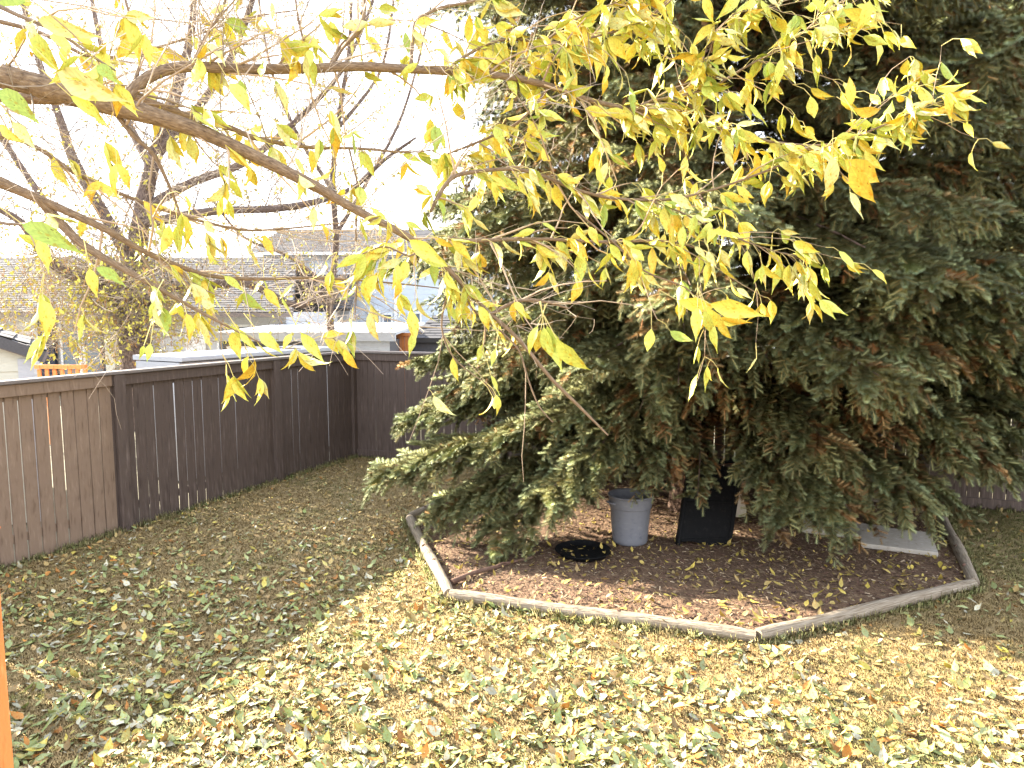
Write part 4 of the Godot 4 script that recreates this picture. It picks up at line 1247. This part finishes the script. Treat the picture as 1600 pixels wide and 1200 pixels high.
func houses() -> void:
	rng.seed = 37
	# grey bungalow, wide shingled roof with its eave at the height of the eye
	var d := 21.0
	var L := at(-260, 487, d).x
	var R := at(452, 487, d).x
	var o := thing("house", "low bungalow with grey shingle roof and pale walls behind the bare tree", "house", Vector3(L, 0, -d))
	var W := R - L
	var px := func(x: float) -> float: return at(x, 520, d).x - L
	panel(o, "wall", Vector3(0.3, 0, -7.0), Vector3(W - 0.3, 2.44, -0.62), M.siding_white)
	siding(o, 0.3, W - 0.3, 0.3, 2.42, -0.62, M.siding_white, 0.24)
	shingles(o, Vector3(-0.1, 2.44, 0.0), Vector3(W + 0.1, 2.44, 0.0), Vector3(-0.1, 4.35, -4.2), Vector3(W - 1.0, 4.35, -4.2), 5)
	shingles(o, Vector3(-0.1, 2.44, -8.4), Vector3(W + 0.1, 2.44, -8.4), Vector3(-0.1, 4.35, -4.2), Vector3(W - 1.0, 4.35, -4.2), 6)
	panel(o, "gutter", Vector3(-0.1, 2.30, 0.01), Vector3(W + 0.1, 2.43, 0.11), M.trim_brown)
	panel(o, "soffit", Vector3(0.0, 2.36, -0.6), Vector3(W, 2.40, 0.0), M.trim_white)
	panel(o, "dark_post", Vector3(px.call(46), 0, -0.52), Vector3(px.call(70), 2.36, -0.36), M.navy)
	window(o, px.call(78), px.call(104), 0.3, 2.1, -0.59, 1)
	window(o, px.call(114), px.call(142), 0.3, 2.1, -0.59, 1)
	panel(o, "downspout", Vector3(px.call(143), 0, -0.57), Vector3(px.call(148), 2.36, -0.45), M.navy)
	panel(o, "pillar", Vector3(px.call(150), 0, -0.57), Vector3(px.call(165), 2.36, -0.40), M.siding_cream)
	window(o, px.call(176), px.call(205), 0.9, 2.0, -0.59, 2)
	panel(o, "door", Vector3(px.call(276), 0, -0.59), Vector3(px.call(308), 2.1, -0.53), M.trim_white)
	window(o, px.call(330), px.call(380), 0.9, 2.0, -0.59, 2)
	# tall blue grey house farther off
	d = 30.0
	L = at(415, 487, d).x
	R = at(790, 487, d).x
	W = R - L
	o = thing("house", "tall blue grey house farther off, left of the spruce", "house", Vector3(L, 0, -d))
	var qx := func(x: float) -> float: return at(x, 480, d).x - L
	var qy := func(y: float) -> float: return at(500, y, d).y
	panel(o, "wall", Vector3(0, 0, -8.0), Vector3(W, qy.call(392), 0.0), M.siding_blue)
	siding(o, 0.0, W, 1.2, qy.call(392), 0.0, M.siding_blue, 0.22)
	shingles(o, Vector3(-0.5, qy.call(394), 0.5), Vector3(W + 0.5, qy.call(394), 0.5), Vector3(-0.5, qy.call(342), -4.0), Vector3(W + 0.5, qy.call(342), -4.0), 7)
	shingles(o, Vector3(-0.5, qy.call(394), -8.5), Vector3(W + 0.5, qy.call(394), -8.5), Vector3(-0.5, qy.call(342), -4.0), Vector3(W + 0.5, qy.call(342), -4.0), 8)
	panel(o, "gutter", Vector3(-0.5, qy.call(400), 0.5), Vector3(W + 0.5, qy.call(395), 0.62), M.trim_white)
	shingles(o, Vector3(-0.6, qy.call(482), 2.2), Vector3(qx.call(565), qy.call(482), 2.2), Vector3(-0.6, qy.call(430), 0.1), Vector3(qx.call(565), qy.call(430), 0.1), 9)
	panel(o, "porch_wall", Vector3(-0.4, 0, 0.05), Vector3(qx.call(560), qy.call(484), 1.7), M.siding_grey)
	for q in [[598, 616, 424, 402], [540, 560, 426, 404], [578, 592, 512, 486], [600, 611, 512, 492], [640, 656, 512, 490], [655, 672, 424, 402], [470, 490, 424, 404]]:
		window(o, qx.call(q[0]), qx.call(q[1]), qy.call(q[2]), qy.call(q[3]), 0.025, 1)
	panel(o, "corner_board", Vector3(qx.call(616), 1.0, 0.024), Vector3(qx.call(621), qy.call(400), 0.06), M.trim_white)
	# flat roofed garage with a pale roof
	d = 17.0
	L = at(348, 530, d).x
	var mid := at(490, 530, d).x - L
	R = at(609, 530, d).x
	W = R - L
	o = thing("garage", "low flat roofed garage with grey siding just over the left fence", "garage", Vector3(L, 0, -d))
	var roof_y := at(500, 520, d).y
	panel(o, "wall", Vector3(0.0, 0, -5.4), Vector3(W, roof_y - 0.2, 0.0), M.wall_dark)
	siding(o, mid, W, 0.3, roof_y - 0.2, 0.0, M.siding_grey, 0.17)
	panel(o, "carport_opening", Vector3(0.25, 0.2, -0.02), Vector3(mid - 0.2, roof_y - 0.45, 0.012), M.wall_dark)
	panel(o, "fascia", Vector3(-0.15, roof_y - 0.2, 0.0), Vector3(W + 0.15, roof_y + 0.02, 0.10), M.siding_grey)
	var rb := MB.new()
	rb.beam(Vector3(W / 2, roof_y - 0.02, 0.05), Vector3(W / 2, roof_y + 0.12, -5.6), W + 0.3, 0.08, 0.01)
	part("roof", rb, M.metal_roof, o)
	panel(o, "window_band", Vector3(0.1, roof_y - 0.5, 0.02), Vector3(0.9, roof_y - 0.32, 0.05), M.trim_white)
	# orange fence panel and the dark shed beside it
	d = 18.5
	o = thing("orange_fence", "small orange brown fence panel beside the garage", "fence", at(627, 560, d) * Vector3(1, 0, 1))
	var half := (at(645, 530, d).x - at(610, 530, d).x) / 2.0
	for i in 6:
		var x := lerpf(-half, half, i / 6.0)
		panel(o, "slat", Vector3(x + 0.005, 0, 0), Vector3(x + half / 3.0 - 0.005, at(627, 524, d).y, 0.025), M.orange_wood, 0.003)
	panel(o, "rail", Vector3(-half, at(627, 525, d).y, -0.02), Vector3(half, at(627, 520, d).y, 0.05), M.orange_wood, 0.004)
	d = 19.5
	L = at(646, 530, d).x
	o = thing("shed", "dark shingled shed roof between orange fence and spruce", "shed", Vector3(L, 0, -d))
	panel(o, "wall", Vector3(0, 0, -2.6), Vector3(2.6, at(660, 530, d).y, -0.1), M.wall_dark)
	shingles(o, Vector3(-0.1, at(660, 529, d).y, 0.05), Vector3(2.7, at(660, 529, d).y, 0.05), Vector3(0.4, at(660, 494, d + 1.3).y, -1.3), Vector3(2.3, at(660, 494, d + 1.3).y, -1.3), 12)
	# grey box behind the dark fence
	o = thing("low_shed", "low silvery flat roof just behind the dark fence", "shed", at(430, 570, 10.4) * Vector3(1, 0, 1), -atan2(0.3907, 0.9205) * 0.0)
	var lb := MB.new()
	var ra := at(300, 600, 10.3) * Vector3(1, 0, 1) + Vector3(-0.5, 0, 0)
	var rbp := at(535, 600, 13.2) * Vector3(1, 0, 1) + Vector3(-0.5, 0, 0)
	var oo := o.position
	lb.beam(ra - oo + Vector3(0, 1.80, 0), rbp - oo + Vector3(0, 1.80, 0), 1.1, 0.07, 0.01)
	part("roof", lb, M.siding_grey, o)
	lb = MB.new()
	lb.beam(ra - oo + Vector3(0, 0.88, 0), rbp - oo + Vector3(0, 0.88, 0), 0.96, 1.74, 0.01)
	part("wall", lb, M.siding_grey, o)
	# cream shed with its brown gable, at the left edge
	d = 8.2
	R = at(50, 560, d).x
	o = thing("shed", "cream shed with brown roof edge behind the fence at far left", "shed", Vector3(R, 0, -d), 0.59)
	var ey := at(62, 556, d).y
	var ewx := 0.12
	panel(o, "wall", Vector3(-2.6, 0, -2.2), Vector3(0, ey - 0.02, -0.02), M.siding_cream)
	siding(o, -2.6, -0.12, 0.2, ey - 0.05, -0.02, M.siding_cream, 0.16)
	panel(o, "corner_board", Vector3(-0.14, 0, -0.018), Vector3(0.015, ey - 0.03, 0.02), M.siding_grey)
	var g := MB.new()
	g.flat([Vector3(-2.6, ey - 0.02, -0.02), Vector3(0, ey - 0.02, -0.02), Vector3(-1.3, ey + 0.54, -0.02)])
	part("gable", g, M.siding_cream, o)
	for s in [[Vector3(ewx + 0.02, ey - 0.05, 0), Vector3(-1.3, ey + 0.58, 0)], [Vector3(-2.6 - ewx - 0.02, ey - 0.05, 0), Vector3(-1.3, ey + 0.58, 0)]]:
		g = MB.new()
		g.beam(s[0] + Vector3(0, 0.03, 0.10), s[1] + Vector3(0, 0.03, 0.10), 0.05, 0.13, 0.006)
		part("barge_board", g, M.trim_brown, o)
		g = MB.new()
		var e0: Vector3 = s[0] + Vector3(0, 0.10, 0.13)
		var r0: Vector3 = s[1] + Vector3(0, 0.10, 0.13)
		shingles(o, e0, e0 + Vector3(0, 0, -2.5), r0, r0 + Vector3(0, 0, -2.5), 14)
	# orange rail
	d = 12.5
	o = thing("orange_railing", "low orange wooden railing between the cream shed and the tree", "railing", at(95, 600, d) * Vector3(1, 0, 1))
	var ox := o.position.x
	panel(o, "top_rail", Vector3(at(52, 570, d).x - ox, at(95, 576, d).y, -0.05), Vector3(at(134, 570, d).x - ox, at(95, 570, d).y, 0.05), M.orange_wood, 0.004)
	for i in 7:
		var x := at(58 + i * 12, 570, d).x - ox
		panel(o, "slat", Vector3(x, 0.1, -0.015), Vector3(x + 0.06, at(95, 577, d).y, 0.015), M.orange_wood, 0.003)
	# pale house seen through the spruces at the right
	d = 19.0
	L = at(1340, 400, d).x
	o = thing("house", "pale blue house glimpsed through the spruces at the right edge", "house", Vector3(L, 0, -d))
	panel(o, "wall", Vector3(0, 0, -6), Vector3(9, 4.6, 0), M.siding_blue)
	siding(o, 0, 9, 1.0, 4.6, 0.0, M.siding_blue, 0.2)
	shingles(o, Vector3(-0.4, 4.6, 0.5), Vector3(9.4, 4.6, 0.5), Vector3(-0.4, 6.2, -3.0), Vector3(9.4, 6.2, -3.0), 15)
	shingles(o, Vector3(-0.4, 4.6, -6.5), Vector3(9.4, 4.6, -6.5), Vector3(-0.4, 6.2, -3.0), Vector3(9.4, 6.2, -3.0), 16)
	window(o, 3.6, 4.6, 3.2, 4.3, 0.025, 2)
	# the orange post at the very left edge, close to the camera
	var pb := at(-12, 1130, 1.95)
	var ph := at(0, 838, 1.95).y
	pb.y = 0.0
	o = thing("orange_post", "orange wooden post cut by the left edge, close to the camera", "post", pb)
	var pm := MB.new()
	pm.beam(Vector3(-0.02, 0, 0), Vector3(-0.02, ph, 0), 0.09, 0.09, 0.008, Vector3(0, 0, 1))
	part("post", pm, M.orange_wood, o)
	panel(o, "cap", Vector3(-0.072, ph, -0.052), Vector3(0.030, ph + 0.02, 0.052), M.orange_wood, 0.008)

# ---------------------------------------------------------------- the scene
func _ready() -> void:
	var cam := Camera3D.new()
	cam.name = "camera"
	cam.position = Vector3(0, EYE, 0)
	cam.rotation = Vector3(-PITCH, 0, 0)
	cam.fov = rad_to_deg(2.0 * atan(600.0 / F))
	cam.near = 0.05
	cam.far = 1200.0
	add_child(cam, true)
	cam.current = true
	var sky := ProceduralSkyMaterial.new()
	sky.sky_top_color = lin(0.35, 0.40, 0.50)
	sky.sky_horizon_color = lin(0.74, 0.74, 0.74)
	sky.sky_curve = 0.18
	sky.ground_horizon_color = lin(0.3, 0.28, 0.25)
	sky.ground_bottom_color = lin(0.2, 0.18, 0.15)
	sky.sun_angle_max = 70.0
	sky.sun_curve = 0.12
	var env := Environment.new()
	env.background_mode = Environment.BG_SKY
	env.sky = Sky.new()
	env.sky.sky_material = sky
	env.background_energy_multiplier = 1.0
	env.tonemap_mode = Environment.TONE_MAPPER_LINEAR
	env.tonemap_exposure = 7.3
	env.sdfgi_enabled = true; env.ssao_enabled = true; env.ssil_enabled = true
	var we := WorldEnvironment.new()
	we.name = "environment"
	we.environment = env
	add_child(we, true)
	var sun := DirectionalLight3D.new()
	sun.name = "sun"
	var el := deg_to_rad(27.0)
	var az := deg_to_rad(-61.8)
	var towards := Vector3(sin(az) * cos(el), sin(el), -cos(az) * cos(el))
	sun.look_at_from_position(towards * 50.0, Vector3.ZERO)
	sun.light_energy = 1.6
	sun.light_color = Color(1.0, 0.965, 0.90)
	sun.light_angular_distance = 0.5
	sun.shadow_enabled = true
	add_child(sun, true)

	make_materials()
	bed_and_things()
	lawns()
	fences()
	houses()
	bare_trees()
	spruces()
	near_tree()
